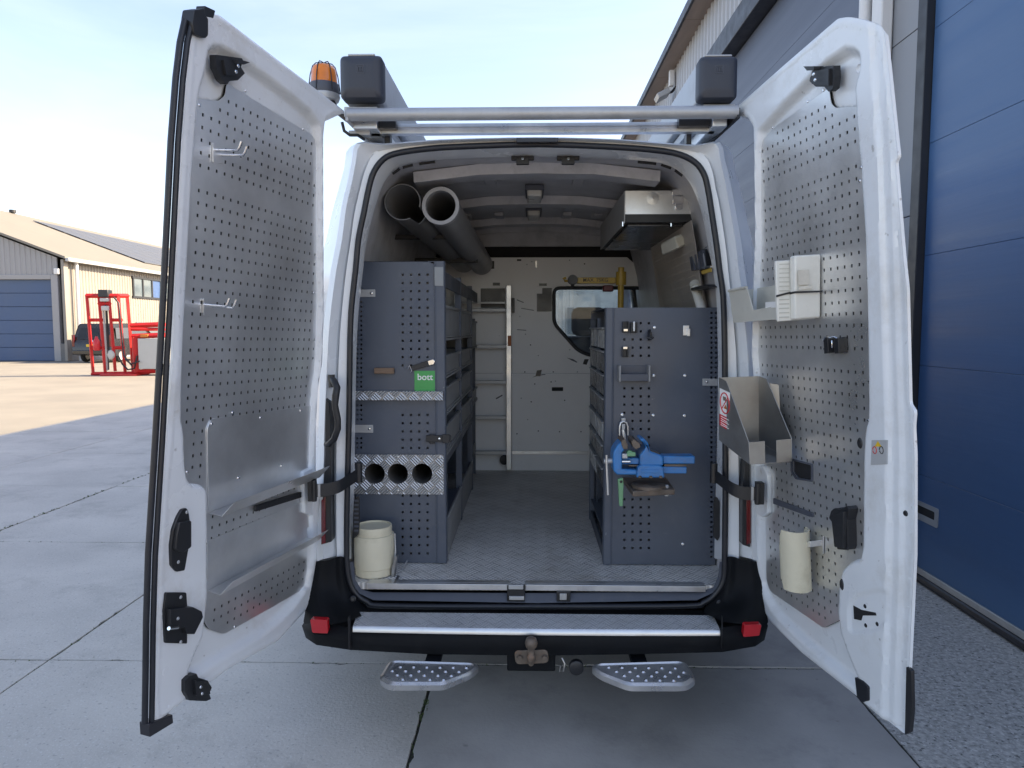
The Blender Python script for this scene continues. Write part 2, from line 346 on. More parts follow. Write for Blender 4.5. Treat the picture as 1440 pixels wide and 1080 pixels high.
# ---------------------------------------------------------------- workshop on the right
m_bdoor = mat('blue_door_paint', (.056, .125, .26), .45, 0, .06, 2, bump=.0012, bs=14, stretch=(1, .12, 3.5), dirt=((.06, .12, .25), .4, 4))
m_gdoor = mat('grey_blue_door_paint', (.082, .10, .145), .5, 0, .05, 2, bump=.0008, bs=14, stretch=(1, .12, 3))
m_gpan = mat('grey_wall_panel', (.25, .26, .28), .5, 0, .05, 2)
m_dframe = mat('dark_frame', (.02, .022, .028), .45, 0, .1, 8)
m_clad = mat('pale_grey_cladding', (.42, .43, .45), .45, .1, .05, 1.5)
m_soff = mat('brown_eave_boards', (.30, .235, .19), .7, 0, .15, 3, stretch=(4, .6, 4))
m_pvc = mat('white_downpipe', (.68, .68, .68), .4, 0, .04, 6)
XW = 2.56; YN = 1.2  # unseen near end of the workshop, placed so sunlit yard lights the van
wk = thing('workshop_building', 'large workshop with blue sectional door right beside the van', 'building', (4, 4, 0))
dr = MB().box((XW+.075, YN, 0), (XW+.1, 4.72, 4.98)).build('sectional_door', m_dframe, wk, smooth=0)
for k in range(7):
    z = max(.10, k*.71)
    MB().box((XW, YN, z), (XW+.07, 4.72, k*.71+.7085)).build('door_panel', m_bdoor, dr, bevel=.002)
b = MB(); b.box((XW-.004, YN, .055), (XW+.06, 4.72, .098)); b.build('bottom_rail', m_alud, dr, bevel=.004)
b = MB(); b.tube([(XW+.01, YN, .025), (XW+.01, 4.72, .025)], .028, 10); b.build('rubber_seal', m_rubber, dr)
h0 = UX(1286, 701, XW); h1 = UX(1319, 743, XW)
b = MB(); fr = lambda x, y, h: V((XW-.004-h, x, y))
b.plate(lambda x, y, h: V((XW-.006-h, x, y)), rrect(h1.y, h1.z, h0.y, h0.z, .012), [rrect(h1.y+.035, h1.z+.04, h0.y-.03, h0.z-.028, .01)], .010); hd = b.build('recessed_handle', m_alud, dr)
MB().box((XW-.0015, h1.y+.03, h1.z+.035), (XW-.0008, h0.y-.025, h0.z-.02)).build('handle_hollow', m_dark, dr, smooth=0)
MB().box((XW-.05, 4.725, 0), (XW+.1, 4.83, 6.2)).build('door_frame', m_dframe, wk, bevel=.004)
for z0, z1 in ((0, 1.2), (1.206, 2.4), (2.406, 3.6), (3.606, 4.8), (4.806, 6.2)):
    MB().box((XW-.04, 4.835, z0), (XW+.08, 5.6, z1)).build('wall_panel', m_gpan, wk, bevel=.003)
MB().cyl((XW-.12, 5.42, 0), (XW-.12, 5.42, 6.1), .045, n=16).build('downpipe', m_pvc, wk)
b = MB(); b.box((XW-.13, 5.16, 0), (XW-.045, 5.31, 6.1)); b.build('cable_duct', m_pvc, wk, bevel=.012)
d2 = MB().box((XW+.06, 5.61, 0), (XW+.08, 16, 5.04)).build('sectional_door', m_dframe, wk, smooth=0)
for k in range(8):
    MB().box((XW, 5.62, k*.63), (XW+.058, 16, k*.63+.6285)).build('door_panel', m_gdoor, d2, bevel=.002)
b = MB(); b.box((XW-.18, 5.61, 5.05), (XW+.02, 40, 5.34)); b.build('lintel_beam', m_dframe, wk, bevel=.01)
b = MB(); corrug(b, (XW-.02, 40), (XW-.02, 5.61), 5.345, 6.14, .19, .035, (-1, 0, 0)); b.build('upper_cladding', m_clad, wk, smooth=0)
b = MB(); corrug(b, (XW-.02, 40), (XW-.02, 16.02), 0, 5.045, .19, .035, (-1, 0, 0)); b.build('side_cladding', m_clad, wk, smooth=0)
MB().box((XW+.1, 4.84, 0), (XW+.16, 40, 6.1)).add([], []).build('inner_wall', m_gpan, wk, smooth=0)
MB().box((XW-.04, YN, 4.99), (XW+.1, 4.72, 6.14)).build('wall_panel', m_gpan, wk, bevel=.003)
for k in range(17):
    y = YN+k*2.4
    MB().box((XW-.30, y, 6.145), (XW+.2, y+2.39, 6.20)).build('eave_board', m_soff, wk, bevel=.004)
b = MB(); b.box((XW-.34, YN, 6.14), (XW-.305, 42, 6.27)); b.build('eave_trim', m_dframe, wk, bevel=.004)
b = MB(); b.hexa([V(p) for p in ((XW-.32, YN, 6.22), (18, YN, 8.9), (18, 42, 8.9), (XW-.32, 42, 6.22), (XW-.32, YN, 6.28), (18, YN, 9), (18, 42, 9), (XW-.32, 42, 6.28))]); b.build('roof', m_clad, wk, smooth=0)
b = MB(); b.box((XW+.2, 40, 0), (18, 40.2, 6.2)).box((17.8, YN, 0), (18, 40, 8.8)).box((XW+.1, YN-.2, 0), (18, YN, 6.2)); b.build('outer_wall', m_gpan, wk, smooth=0)
# floodlight under the eave
p = UX(935, 131, XW-.22)
b = MB(); b.box((p.x-.17, p.y-.16, p.z-.06), (p.x+.05, p.y+.16, p.z+.03), M.Translation(p) @ M.Rotation(R(-28), 4, 'Y') @ M.Translation(-p)); fl = b.build('floodlight', m_alud, wk, bevel=.01)
MB().tube([p+V((.05, 0, 0)), p+V((.12, 0, .02)), p+V((.2, 0, .12))], .022).build('floodlight_arm', m_dframe, wk)
MB().box((p.x+.06, p.y-.1, p.z+.1), (p.x+.14, p.y, p.z+.36)).build('wall_sensor', m_pvc, wk, bevel=.01)

# ---------------------------------------------------------------- warehouse across the yard
XF, YF = -23.5, 35.6
m_fclad = mat('beige_cladding', (.25, .235, .215), .5, 0, .05, .8)
m_fgrey = mat('grey_cladding', (.30, .30, .31), .5, 0, .05, .8)
m_froof = mat('pale_roof_sheets', (.205, .19, .165), .7, 0, .08, .6, stretch=(1, 6, 1))
m_fdoor = mat('far_blue_door', (.055, .095, .19), .5, 0, .05, 1)
m_solar = mat('solar_cells', (.10, .105, .12), .45, 0, .1, 2, spec=.4)
ZE = UX(95, 366, XF).z; KS = math.tan(R(20.5))
fw = thing('warehouse', 'beige corrugated warehouse with blue door and solar roof across the yard', 'building', (XF, YF, 0))
XL = -44; XR = -33.6; ZR = ZE+(XF-XR)*KS
dx = U(75, 450, YF).x; dz = U(40, 393, YF).z
b = MB(); corrug(b, (dx+.35, YF), (XF, YF), 0.9, ZE+(XF-dx-.35)*KS, .26, .03, (0, -1, 0), ZE); b.build('gable_cladding', m_fgrey, fw, smooth=0)
b = MB(); corrug(b, (XR, YF), (dx+.35, YF), dz+.25, ZR, .26, .03, (0, -1, 0), ZE+(XF-dx-.35)*KS); b.build('gable_cladding', m_fgrey, fw, smooth=0)
b = MB(); corrug(b, (XL, YF), (XR, YF), dz+.25, ZR-(XR-XL)*KS, .26, .03, (0, -1, 0), ZR); b.build('gable_cladding', m_fgrey, fw, smooth=0)
MB().box((-32.5, YF+.21, 0), (dx+.3, YF+.3, dz+.2)).build('door_backing', m_fdoor, fw, smooth=0)
for k in range(6):
    hh = dz/6; MB().box((-32.5, YF+.1, k*hh+.02), (dx, YF+.2, (k+1)*hh)).build('door_section', m_fdoor, fw, bevel=.01)
b = MB(); b.box((dx, YF-.06, .0), (dx+.35, YF+.2, dz+.25)).box((-32.5, YF-.06, dz), (dx, YF+.2, dz+.25)); b.build('door_frame', m_fgrey, fw, bevel=.02)
b = MB(); corrug(b, (XL, YF), (-32.5, YF), 0, dz+.25, .26, .03, (0, -1, 0)); b.build('gable_cladding', m_fgrey, fw, smooth=0)
MB().box((dx+.36, YF-.08, 0), (XF-.01, YF+.02, .9)).build('plinth', mat('grey_plinth', (.16, .16, .16), .9), fw, smooth=0)
w0 = UX(186, 391, XF); w1 = UX(229, 419, XF); yw0, yw1 = w0.y, w1.y+6; zw1, zw0 = w0.z, UX(186, 416, XF).z
b = MB(); corrug(b, (XF, yw0-.05), (XF, YF), .3, ZE, .26, .03, (1, 0, 0)); b.build('side_cladding', m_fclad, fw, smooth=0)
b = MB(); corrug(b, (XF, yw1+.05), (XF, yw0-.05), .3, zw0, .26, .03, (1, 0, 0)); corrug(b, (XF, yw1+.05), (XF, yw0-.05), zw1, ZE, .26, .03, (1, 0, 0)); b.build('side_cladding', m_fclad, fw, smooth=0)
b = MB(); corrug(b, (XF, 80), (XF, yw1+.05), .3, ZE, .26, .03, (1, 0, 0)); b.build('side_cladding', m_fclad, fw, smooth=0)
wf = MB(); wf.box((XF-.05, yw0-.12, zw0-.12), (XF+.10, yw1+.1, zw0)).box((XF-.05, yw0-.12, zw1), (XF+.10, yw1+.1, zw1+.1)); nP = 9; pw = (yw1-yw0)/nP
for k in range(nP+1): wf.box((XF-.05, yw0+k*pw-.06, zw0), (XF+.08, yw0+k*pw+.06, zw1))
wfo = wf.build('window', m_dframe, fw, smooth=0)
m_pane = mat('window_pane', (.10, .13, .16), .08, 0, .1, 2, spec=.8); m_bpan = mat('blue_infill_panel', (.05, .10, .24), .4)
for k in range(nP): MB().box((XF-.02, yw0+k*pw+.061, zw0+.001), (XF+.03, yw0+(k+1)*pw-.061, zw1-.001)).build('pane', m_bpan if k % 4 == 2 else m_pane, wfo, smooth=0)
lw = UX(190, 453, XF); b = MB(); b.box((XF+.02, lw.y, 1.0), (XF+.1, lw.y+9, lw.z)); b.build('lower_window', m_pane, fw, bevel=.02)
MB().box((XF-.3, YF, 0), (XF+.04, 80, .3)).build('plinth', m_fgrey, fw, smooth=0)
b = MB(); b.box((XF-.02, YF-.1, 0), (XF+.14, YF+.24, ZE)); b.build('corner_trim', m_fclad, fw, bevel=.02)
MB().cyl((XF+.28, YF+.7, 0), (XF+.28, YF+.7, ZE-.1), .09, n=10).build('downpipe', m_pvc, fw)
MB().box((XF-.32, YF-.22, ZE-.75), (XF-.08, YF-.06, ZE-.45)).build('alarm_box', m_pvc, fw, bevel=.03)
def roofp(x, y, h): return V((x, y, ZE+(XF+.35-x)*KS+h))
b = MB(); b.hexa([roofp(XF+.35, YF-.3, 0), roofp(XR, YF-.3, 0), roofp(XR, 80, 0), roofp(XF+.35, 80, 0), roofp(XF+.35, YF-.3, .12), roofp(XR, YF-.3, .12), roofp(XR, 80, .12), roofp(XF+.35, 80, .12)]); b.build('roof', m_froof, fw, smooth=0)
zt = roofp(XR, 0, 0).z
b = MB(); b.hexa([V(p) for p in ((XR, YF-.3, zt), (XL, YF-.3, zt-(XR-XL)*KS), (XL, 80, zt-(XR-XL)*KS), (XR, 80, zt), (XR, YF-.3, zt+.12), (XL, YF-.3, zt+.12-(XR-XL)*KS), (XL, 80, zt+.12-(XR-XL)*KS), (XR, 80, zt+.12))]); b.build('roof', m_froof, fw, smooth=0)
MB().box((XF+.36, YF-.3, ZE-.12), (XF+.55, 80, ZE+.06)).build('gutter', m_clad, fw, bevel=.02)
b = MB(); b.box((XL, 79.8, 0), (XF-.1, 80, ZE)).box((XL, YF+.2, 0), (XL+.2, 80, ZE)); b.build('rear_wall', m_fgrey, fw, smooth=0)
cp = U(18, 304, 46.0); b = MB(); b.cyl((cp.x, cp.y, cp.z-2.0), (cp.x, cp.y, cp.z+.2), .13, n=12).cyl((cp.x, cp.y, cp.z+.22), (cp.x, cp.y, cp.z+.4), .2, n=12); b.build('flue', m_dframe, fw)
rn = V((KS, 0, 1)).normalized(); rp0 = roofp(XF, 50, .12)
q0 = UP(34, 309, rp0, rn); q1 = UP(205, 371, rp0, rn)
ns, nc = 7, 14; 
for i in range(ns):
    xa = q0.x+(q1.x-q0.x)*i/ns; xb = q0.x+(q1.x-q0.x)*(i+1)/ns; rowb = MB()
    for j in range(nc):
        ya = q1.y+j*2.0; yb = ya+1.96
        if yb > 79: break
        rowb.hexa([roofp(xa, ya, .17), roofp(xb-.06, ya, .17), roofp(xb-.06, yb, .17), roofp(xa, yb, .17), roofp(xa, ya, .21), roofp(xb-.06, ya, .21), roofp(xb-.06, yb, .21), roofp(xa, yb, .21)])
    rowb.build('solar_panel_row', m_solar, fw, smooth=0)
# distant building seen through the cab
fb = thing('distant_hall', 'pale building across the road, glimpsed through the bulkhead window', 'building', (4, 60, 0))
b = MB(); corrug(b, (-12, 60), (26, 60), 0, 5.2, .6, .08, (0, -1, 0)); b.build('wall', m_clad, fb, smooth=0)
b = MB(); b.box((-12.3, 59.7, 5.2), (26.3, 75, 5.5)); b.build('roof', m_fgrey, fb, smooth=0)
for k in range(8): MB().box((-10+k*4.4, 59.8, 1.2), (-7.6+k*4.4, 59.9, 3.4)).build('window', m_pane, fb, smooth=0)

# ---------------------------------------------------------------- black van parked far off
m_vblk = mat('black_car_paint', (.018, .016, .015), .25, 0, .1, 3, coat=.5); m_vgl = mat('tinted_window', (.05, .05, .05), .08, 0, .1, 3, spec=.8)
m_ply = mat('yellow_number_plate', (.62, .42, .03), .4); m_tyre = mat('tyre_rubber', (.018, .018, .018), .8)
vx, vy = -22.15, 34.0
bv = thing('parked_van', 'black van parked at the corner of the far warehouse', 'van', (vx+.95, vy+2, 0))
prof = [(0, .42), (0, .95), (.06, 1.05), (.28, 1.78), (.42, 1.9), (2.6, 1.93), (3.3, 1.86), (4.15, 1.15), (4.9, .95), (5.02, .75), (5.02, .4), (4.6, .33), (.4, .33)]
def vsec(x, ins): return [V((x+(ins*.16 if z > 1.05 else 0)*(1), vy+y, z)) for y, z in prof]
b = MB(); b.loft([vsec(vx+.02, .4), vsec(vx, 0), vsec(vx+1.92, 0), vsec(vx+1.9, -.4)], True, True)
for i, p_ in enumerate(b.v):
    x, y, z = p_
    if z > 1.05: t = min(1, (z-1.05)/.8)*.16; b.v[i] = (x+(t if x < vx+.96 else -t), y, z)
bd = b.build('body', m_vblk, bv, bevel=.05, seg=3)
fr = lambda x, z, h: V((x, vy+.06+(z-1.05)*.30-.012-h*.0, z)) + V((0, -h, 0))
b = MB(); b.add([V((vx+.2, vy+.085-.02, 1.12)), V((vx+1.72, vy+.085-.02, 1.12)), V((vx+1.62, vy+.25-.02, 1.70)), V((vx+.3, vy+.25-.02, 1.70))], [(0, 1, 2, 3)]); b.prism([V((vx+.2, vy+.065, 1.12)), V((vx+1.72, vy+.065, 1.12)), V((vx+1.62, vy+.23, 1.70)), V((vx+.3, vy+.23, 1.70))], (0, .02, 0)); b.build('rear_window', m_vgl, bv)
b = MB(); b.prism([V((vx+1.92-.01-.015, vy+.5, 1.16)), V((vx+1.905, vy+3.6, 1.16)), V((vx+1.80, vy+3.15, 1.7)), V((vx+1.80, vy+.6, 1.7))], (.012, 0, 0)); b.build('side_window', m_vgl, bv)
for x in (vx-.005, vx+1.80): MB().box((x, vy-.015, .78), (x+.125, vy+.05, 1.35)).build('tail_light', m_dred, bv, bevel=.02)
MB().box((vx+.7, vy-.02, .78), (vx+1.22, vy-.002, .90)).build('number_plate', m_ply, bv, bevel=.004)
MB().box((vx+.05, vy-.1, .40), (vx+1.87, vy+.02, .62)).build('bumper', m_vblk, bv, bevel=.04)
MB().lathe([(.055, 0), (.055, .012), (.045, .014), (0, .014)], (vx+.96, vy+.045, 1.06), (0, -1, .25)).build('emblem', m_chrome, bv)
for x in (vx+.02, vx+1.70):
    for y in (.85, 4.0):
        w = MB().lathe([(.0, 0), (.24, 0), (.31, .02), (.33, .06), (.33, .16), (.31, .2), (.24, .2), (0, .2)], (x, vy+y, .33), (1, 0, 0), 28).build('wheel', m_tyre, bv)
        MB().lathe([(0, .0), (.2, .0), (.21, -.006), (.21, .212), (.2, .206), (0, .206)], (x, vy+y, .33), (1, 0, 0), 20).build('rim', m_alud, w)

# ---------------------------------------------------------------- red lifting frame trailer
m_rpt = mat('red_machine_paint', (.52, .02, .018), .42, 0, .1, 3); m_gcab = mat('grey_cabinet_paint', (.48, .48, .46), .5, 0, .04, 3)
YM = 25.0
def dense2(p): return [V(a_).lerp(V(b_), t) for a_, b_ in zip(p, p[1:]) for t in (0, .5)]+[V(p[-1])]
rl = thing('lift_trailer', 'red steel lifting frame trailer with grey cabinet standing on the sunlit yard', 'trailer', tuple(UZ(150, 528, 0)))
def bar(u0, v0, u1, v1, y0, y1, w=.07, name='post', m=None):
    return MB().tube([U(u0, v0, y0), U(u1, v1, y1)], w, 4).build(name, m or m_rpt, rl, smooth=0)
for u0, v0, u1, v1, y in ((122, 416, 131, 525, YM), (139, 416, 148, 524, YM), (153, 416, 162, 522, YM), (166, 416, 176, 523, YM), (179, 416, 187, 522, YM+.5)): bar(u0, v0, u1, v1, y, y, .062)
bar(121, 416, 167, 416, YM, YM, .08, 'top_bar'); bar(166, 416, 180, 416, YM, YM+.5, .08, 'top_bar')
bar(129, 526, 196, 525, YM, YM, .075, 'base_bar')
for k_, pts in enumerate(([(166, 500), (172, 512), (180, 520), (189, 518), (193, 500)], [(160, 418), (167, 426), (170, 460), (174, 500), (186, 515)], [(176, 505), (184, 512), (196, 508)])):
    MB().tube([U(u, v, YM-.12-.03*k_) for u, v in dense2(pts)], .028, 6).build('hydraulic_hose', m_dframe, rl, smooth=60)
MB().tube([U(150, 437, YM-.06), U(153, 492, YM-.06)], .03, 6).build('lift_chain', m_tyre, rl)
b = MB(); px(b, 197, 470, 208, 474.5, YM-.1, .3); b.build('orange_marker', mat('orange_lamp', (.6, .18, .02), .4), rl, bevel=.02)
for v, du in ((450, 3), (489, 6)):
    bar(122+du, v, 142+du, v, YM, YM, .06, 'rung'); bar(154+du, v, 169+du, v, YM, YM, .06, 'rung')
bar(139, 427, 155, 427, YM, YM, .1, 'rung')
MB().tube([U(148, 420, YM-.05), U(153, 520, YM-.05)], .022, 6).build('lift_cable', m_dframe, rl)
bar(145, 430, 151, 521, YM, YM, .04, 'guide_rail', m_gcab)
b = MB(); c = U(147, 414, YM); b.box(c-V((.16, .15, .1)), c+V((.2, .15, .16))); b.build('winch', m_dframe, rl, bevel=.03)
b = MB(); px(b, 140, 419, 152, 424, YM-.12, .1); px(b, 142, 430, 152, 437, YM-.12, .1); b.build('carriage_plate', m_gcab, rl, bevel=.02)
c = U(154, 499, YM-.1); MB().lathe([(0, 0), (.08, 0), (.15, .02), (.17, .05), (.15, .09), (.08, .1), (0, .1)], c, (.3, 1, 0), 20).build('pulley', m_gcab, rl)
bar(184, 458, 232, 456, YM+.3, YM+.3, .09, 'arm'); bar(184, 463, 232, 463, YM+.1, YM+.3, .06, 'arm')
bar(186, 473, 232, 471, YM, YM, .09, 'frame_rail'); bar(190, 474, 192, 524, YM, YM, .13, 'post'); bar(186, 524, 232, 520, YM, YM, .09, 'frame_rail')
b = MB(); px(b, 195, 476, 232, 519, YM-.1, .8); cb = b.build('cabinet', m_gcab, rl, bevel=.02)
b = MB(); b.add([], []); px(b, 140, 529, 192, 526, YM-.3, .9); b.build('base_skid', m_rpt, rl, bevel=.02)
b = MB(); c = U(136, 483, YM-.1); b.lathe([(0, 0), (.1, 0), (.12, .03), (.12, .32), (.06, .42), (.04, .5), (0, .5)], c-V((0, 0, .25)), (0, 0, 1), 14); b.build('red_canister', m_sred, rl)
for y in (YM-.1, YM+.8):
    c = U(226, 517, y); MB().lathe([(0, 0), (.16, 0), (.26, .03), (.28, .08), (.26, .14), (.16, .17), (0, .17)], V((c.x, y, .28)), (0, 1, 0), 22).build('wheel', m_tyre, rl)
# ================================================================ the van
YR = 3.03; ZF = .54
van = thing('panel_van', 'white panel van with both rear doors wide open, parked in the shade', 'van', (.03, 5, 0))
seal = [(487.6, 786), (487.6, 740), (489, 663), (491, 580), (492, 491), (494, 435), (500, 380), (504, 337), (511.5, 300), (519, 263), (526, 241), (539, 224), (556, 216), (590, 210.5), (640, 206.5), (755, 203),
        (860, 206.5), (920, 211), (955, 217), (977, 228), (989, 243), (995, 263), (1001, 300), (1008, 347), (1012, 380), (1017, 417), (1019, 482), (1019.5, 528), (1020, 626), (1020, 700), (1019, 786)]
step = [(474, 786), (473, 740), (473, 663), (474, 580), (477, 491), (481, 435), (487, 380), (493.5, 337), (498.5, 300), (507, 263), (514, 238), (526, 217), (548, 209.5), (590, 204.5), (640, 201), (755, 198),
        (860, 201), (925, 205.5), (962, 210.5), (990, 219), (1001, 238), (1006, 263), (1012, 291), (1020, 343), (1024, 380), (1028, 417), (1034, 482), (1036, 528), (1038, 626), (1039, 700), (1039, 786)]
ridge = [(455, 786), (454, 740), (455, 663), (457, 580), (461, 491), (465.5, 435), (473, 380), (481, 337), (487, 291), (495, 256), (500, 230), (507, 203), (541, 203.5), (590, 199.5), (640, 196.5), (755, 194),
         (860, 196.5), (930, 202), (975, 205), (1006, 202), (1013, 226), (1018, 247), (1025, 284), (1034, 337), (1039, 380), (1044, 417), (1050, 482), (1053, 528), (1056, 626), (1057, 700), (1057, 786)]
outer = [(424, 786), (424, 740), (425, 663), (428, 580), (433, 491), (439, 435), (448, 380), (458, 337), (467, 298), (477, 262), (484, 236), (493, 206), (545, 208), (590, 205), (640, 204), (755, 202),
         (860, 204), (930, 207), (975, 210), (1023, 206), (1034, 242), (1040, 262), (1049, 300), (1058, 340), (1066, 380), (1073, 417), (1078, 482), (1081, 528), (1083, 626), (1084, 700), (1084, 786)]
jam = [(495, 786), (496, 740), (497, 663), (498, 580), (500, 491), (503, 435), (509, 380), (513, 345), (522, 305), (532, 272), (541, 252), (555, 237), (572, 230), (600, 225), (645, 221.5), (755, 218.5),
       (856, 221.5), (912, 225), (938, 230), (957, 240), (970, 254), (980, 274), (990, 305), (998, 347), (1004, 380), (1009, 417), (1011, 482), (1011.5, 528), (1010, 626), (1008, 700), (1006, 786)]
def dense(pts, k=3):
    "Catmull-Rom refinement of an open pixel path"
    o = []; n = len(pts); P = [V(p) for p in pts]
    for i in range(n-1):
        a, b, c, d = P[max(i-1, 0)], P[i], P[i+1], P[min(i+2, n-1)]
        for j in range(k):
            t = j/k; o.append(.5*((2*b)+(c-a)*t+(2*a-5*b+4*c-d)*t*t+(3*b-a-3*c+d)*t**3))
    return o+[P[-1]]
def L3(pts, y): return [U(p.x, p.y, y) for p in dense(pts)]
sL, tL, rL, oL, jL = L3(seal, YR), L3(step, YR-.004), L3(ridge, 2.985), L3(outer, 3.25), L3(jam, 3.17)
def shift(l, dy): return [p+V((0, dy, 0)) for p in l]
def mixl(a, b, t): return [p.lerp(q, t) for p, q in zip(a, b)]
nS = len(tL); topw = [min(1, max(0, abs(i-45)/3-3.5)/2.0) for i in range(nS)]   # the channel runs out along the header
ch = [p.lerp(q, .14)+V((0, .045*w_, 0)) for p, q, w_ in zip(tL, rL, topw)]
b = MB()
rm = mixl(rL, oL, .18); rm = [p+V((0, -.03, 0)) for p in rm]
b.loft([shift(jL, .02), jL, mixl(jL, sL, .86), shift(mixl(sL, tL, .25), 0), tL, ch, mixl(ch, rL, .8), rL, rm, oL], False)
body = b.build('rear_frame', m_wclean, van, smooth=28, recalc=False)
m_wclean.use_backface_culling = False
# outer shell: sides and roof to the front, then cab and nose
def sec(dx, dz, y): 
    cx = .033; return [V((cx+(p.x-cx)*dx, y, (p.z if p.z < 1 else 1+(p.z-1)*dz))) for p in oL]
low = lambda l: [V((l[0].x, l[0].y, .35))]+l+[V((l[-1].x, l[-1].y, .35))]
b = MB(); b.loft([low(sec(1, 1, 3.25)), low(sec(1.004, 1.004, 3.5)), low(sec(1.004, 1.02, 4.5)), low(sec(1.0, 1.015, 6.2))], False); b.build('body_sides', m_wclean, van, smooth=40, recalc=False)
def cab(y, ztop, w, zlo=.35):
    l = []; n = 31
    for p in sec(w, 1, y):
        z = p.z
        if z > 1.0: z = 1.0+(z-1.0)*(ztop-1.0)/(2.43-1.0)
        l.append(V((p.x, y, z)))
    return low(l)
b = MB(); b.loft([cab(6.2, 2.46, 1), cab(6.32, 2.42, 1), cab(6.6, 2.30, .99)], False); b.build('cab_roof', m_wclean, van, smooth=40, recalc=False)
b = MB(); b.loft([cab(6.6, 1.35, .99), cab(7.3, 1.30, .98), cab(7.7, 1.15, .95), cab(8.15, .95, .86), cab(8.25, .7, .84)], False, False)
b.build('bonnet', m_wclean, van, smooth=40, recalc=False)
A = cab(6.6, 2.30, .99); 
b = MB(); b.prism([V((-.82, 6.62, 2.2)), V((.88, 6.62, 2.2)), V((.92, 7.35, 1.32)), V((-.86, 7.35, 1.32))], (0, .012, .006)); b.build('windscreen', m_glass, van)
for s_ in (-1, 1):
    b = MB(); b.tube([(.03+s_*.86, 6.6, 2.24), (.03+s_*.96, 7.4, 1.3)], .05, 6); b.build('screen_pillar', m_wclean, van)
MB().box((-.9, 6.55, .9), (.96, 7.3, 1.25)).build('dashboard', m_black, van, bevel=.08)
for x in (-.42, .48):
    b = MB(); b.box((x-.24, 5.85, .55), (x+.24, 6.35, 1.05)); st = b.build('cab_seat', m_slate, van, bevel=.06)
    b = MB(); b.box((x-.23, 5.72, 1.0), (x+.23, 5.88, 1.60)); b.build('seat_back', m_slate, st, bevel=.06)
    b = MB(); b.box((x-.14, 5.70, 1.60), (x+.14, 5.80, 1.83)); b.build('headrest', m_slate, st, bevel=.05)
for s_ in (-1, 1):
    for y in (4.5, 7.15):
        w = MB().lathe([(0, 0), (.22, 0), (.31, .02), (.335, .03), (.335, .10), (.31, .12), (0, .12)], (.03+s_*1.02-(.12 if s_ > 0 else 0), y, .335), (1, 0, 0), 32).build('wheel', m_tyre, van)
b = MB(); b.box((-.88, 3.12, .36), (.94, 8.0, .40)); b.build('underbody', m_bumper, van, smooth=0)  # unseen pan, added to darken the ground under the van
b = MB(); b.tube([(-.55, 3.25, .33), (-.55, 4.2, .33), (-.45, 5.2, .34)], .035, 12); b.build('exhaust_pipe', m_rust, van)
b = MB(); b.tube([(-.8, 4.5, .335), (.86, 4.5, .335)], .05, 12); b.build('rear_axle', m_bumper, van)
# seal around the opening
bl = [(1019, 786), (1017.5, 815), (1007, 834), (990, 847), (960, 852), (755, 853), (545, 852), (516, 846), (500, 834), (491, 815), (487.6, 786)]
pts = [U(p.x, p.y, YR-.008) for p in dense(seal)]+[U(p.x, p.y, YR-.008) for p in dense(bl, 4)[1:-1]]
b = MB(); b.tube(pts, .0125, 10, closed=True); b.build('door_seal', m_rubber, van, smooth=60)
b = MB(); w_ = U(755, 203, YR)
# interior lining
cx = .033
def wall(y, k=1.0):
    return [V((cx-.86*k, y, ZF)), V((cx-.875*k, y, 1.1)), V((cx-.86*k, y, 1.6)), V((cx-.80*k, y, 2.05)), V((cx-.74*k, y, 2.28)), V((cx-.64*k, y, 2.39)), V((cx-.3*k, y, 2.425)), V((cx, y, 2.43)),
            V((cx+.3*k, y, 2.425)), V((cx+.64*k, y, 2.39)), V((cx+.74*k, y, 2.28)), V((cx+.80*k, y, 2.05)), V((cx+.86*k, y, 1.6)), V((cx+.875*k, y, 1.1)), V((cx+.86*k, y, ZF))]
b = MB(); b.loft([wall(3.19), wall(5.7)], False); b.build('inner_lining', m_inner, van, smooth=50, recalc=False)
# frame that joins jamb and lining
jj = jL; wl = wall(3.19)
def near(p, poly):
    best = None
    for i in range(len(poly)-1):
        a, c = poly[i], poly[i+1]; d = c-a; t = max(0, min(1, (p-a).dot(d)/d.dot(d))); q = a+d*t
        if best is None or (q-p).length < (best-p).length: best = q
    return best
b = MB(); b.loft([shift(jj, .02), [near(V((p.x, 3.19, p.z)), wl) for p in jj]], False); b.build('inner_frame', m_wclean, van, smooth=50, recalc=False)
# dark slots along the curved inner frame
for a_, n_ in ((11, 3), (17, 3)):
    for k in range(n_):
        i = (a_+k)*3-1; p0, p1 = jL[i], jL[i+2]; nrm = V((p1.z-p0.z, 0, p0.x-p1.x)).normalized()*.007
        b = MB(); q = V((0, -.004, 0)); s_ = 1 if nrm.z < 0 else -1; inw = nrm*s_
        b.prism([p0+inw*1+q, p1+inw*1+q, p1+inw*2.6+q, p0+inw*2.6+q], (0, .003, 0)); b.build('frame_slot', m_dark, van, smooth=0)
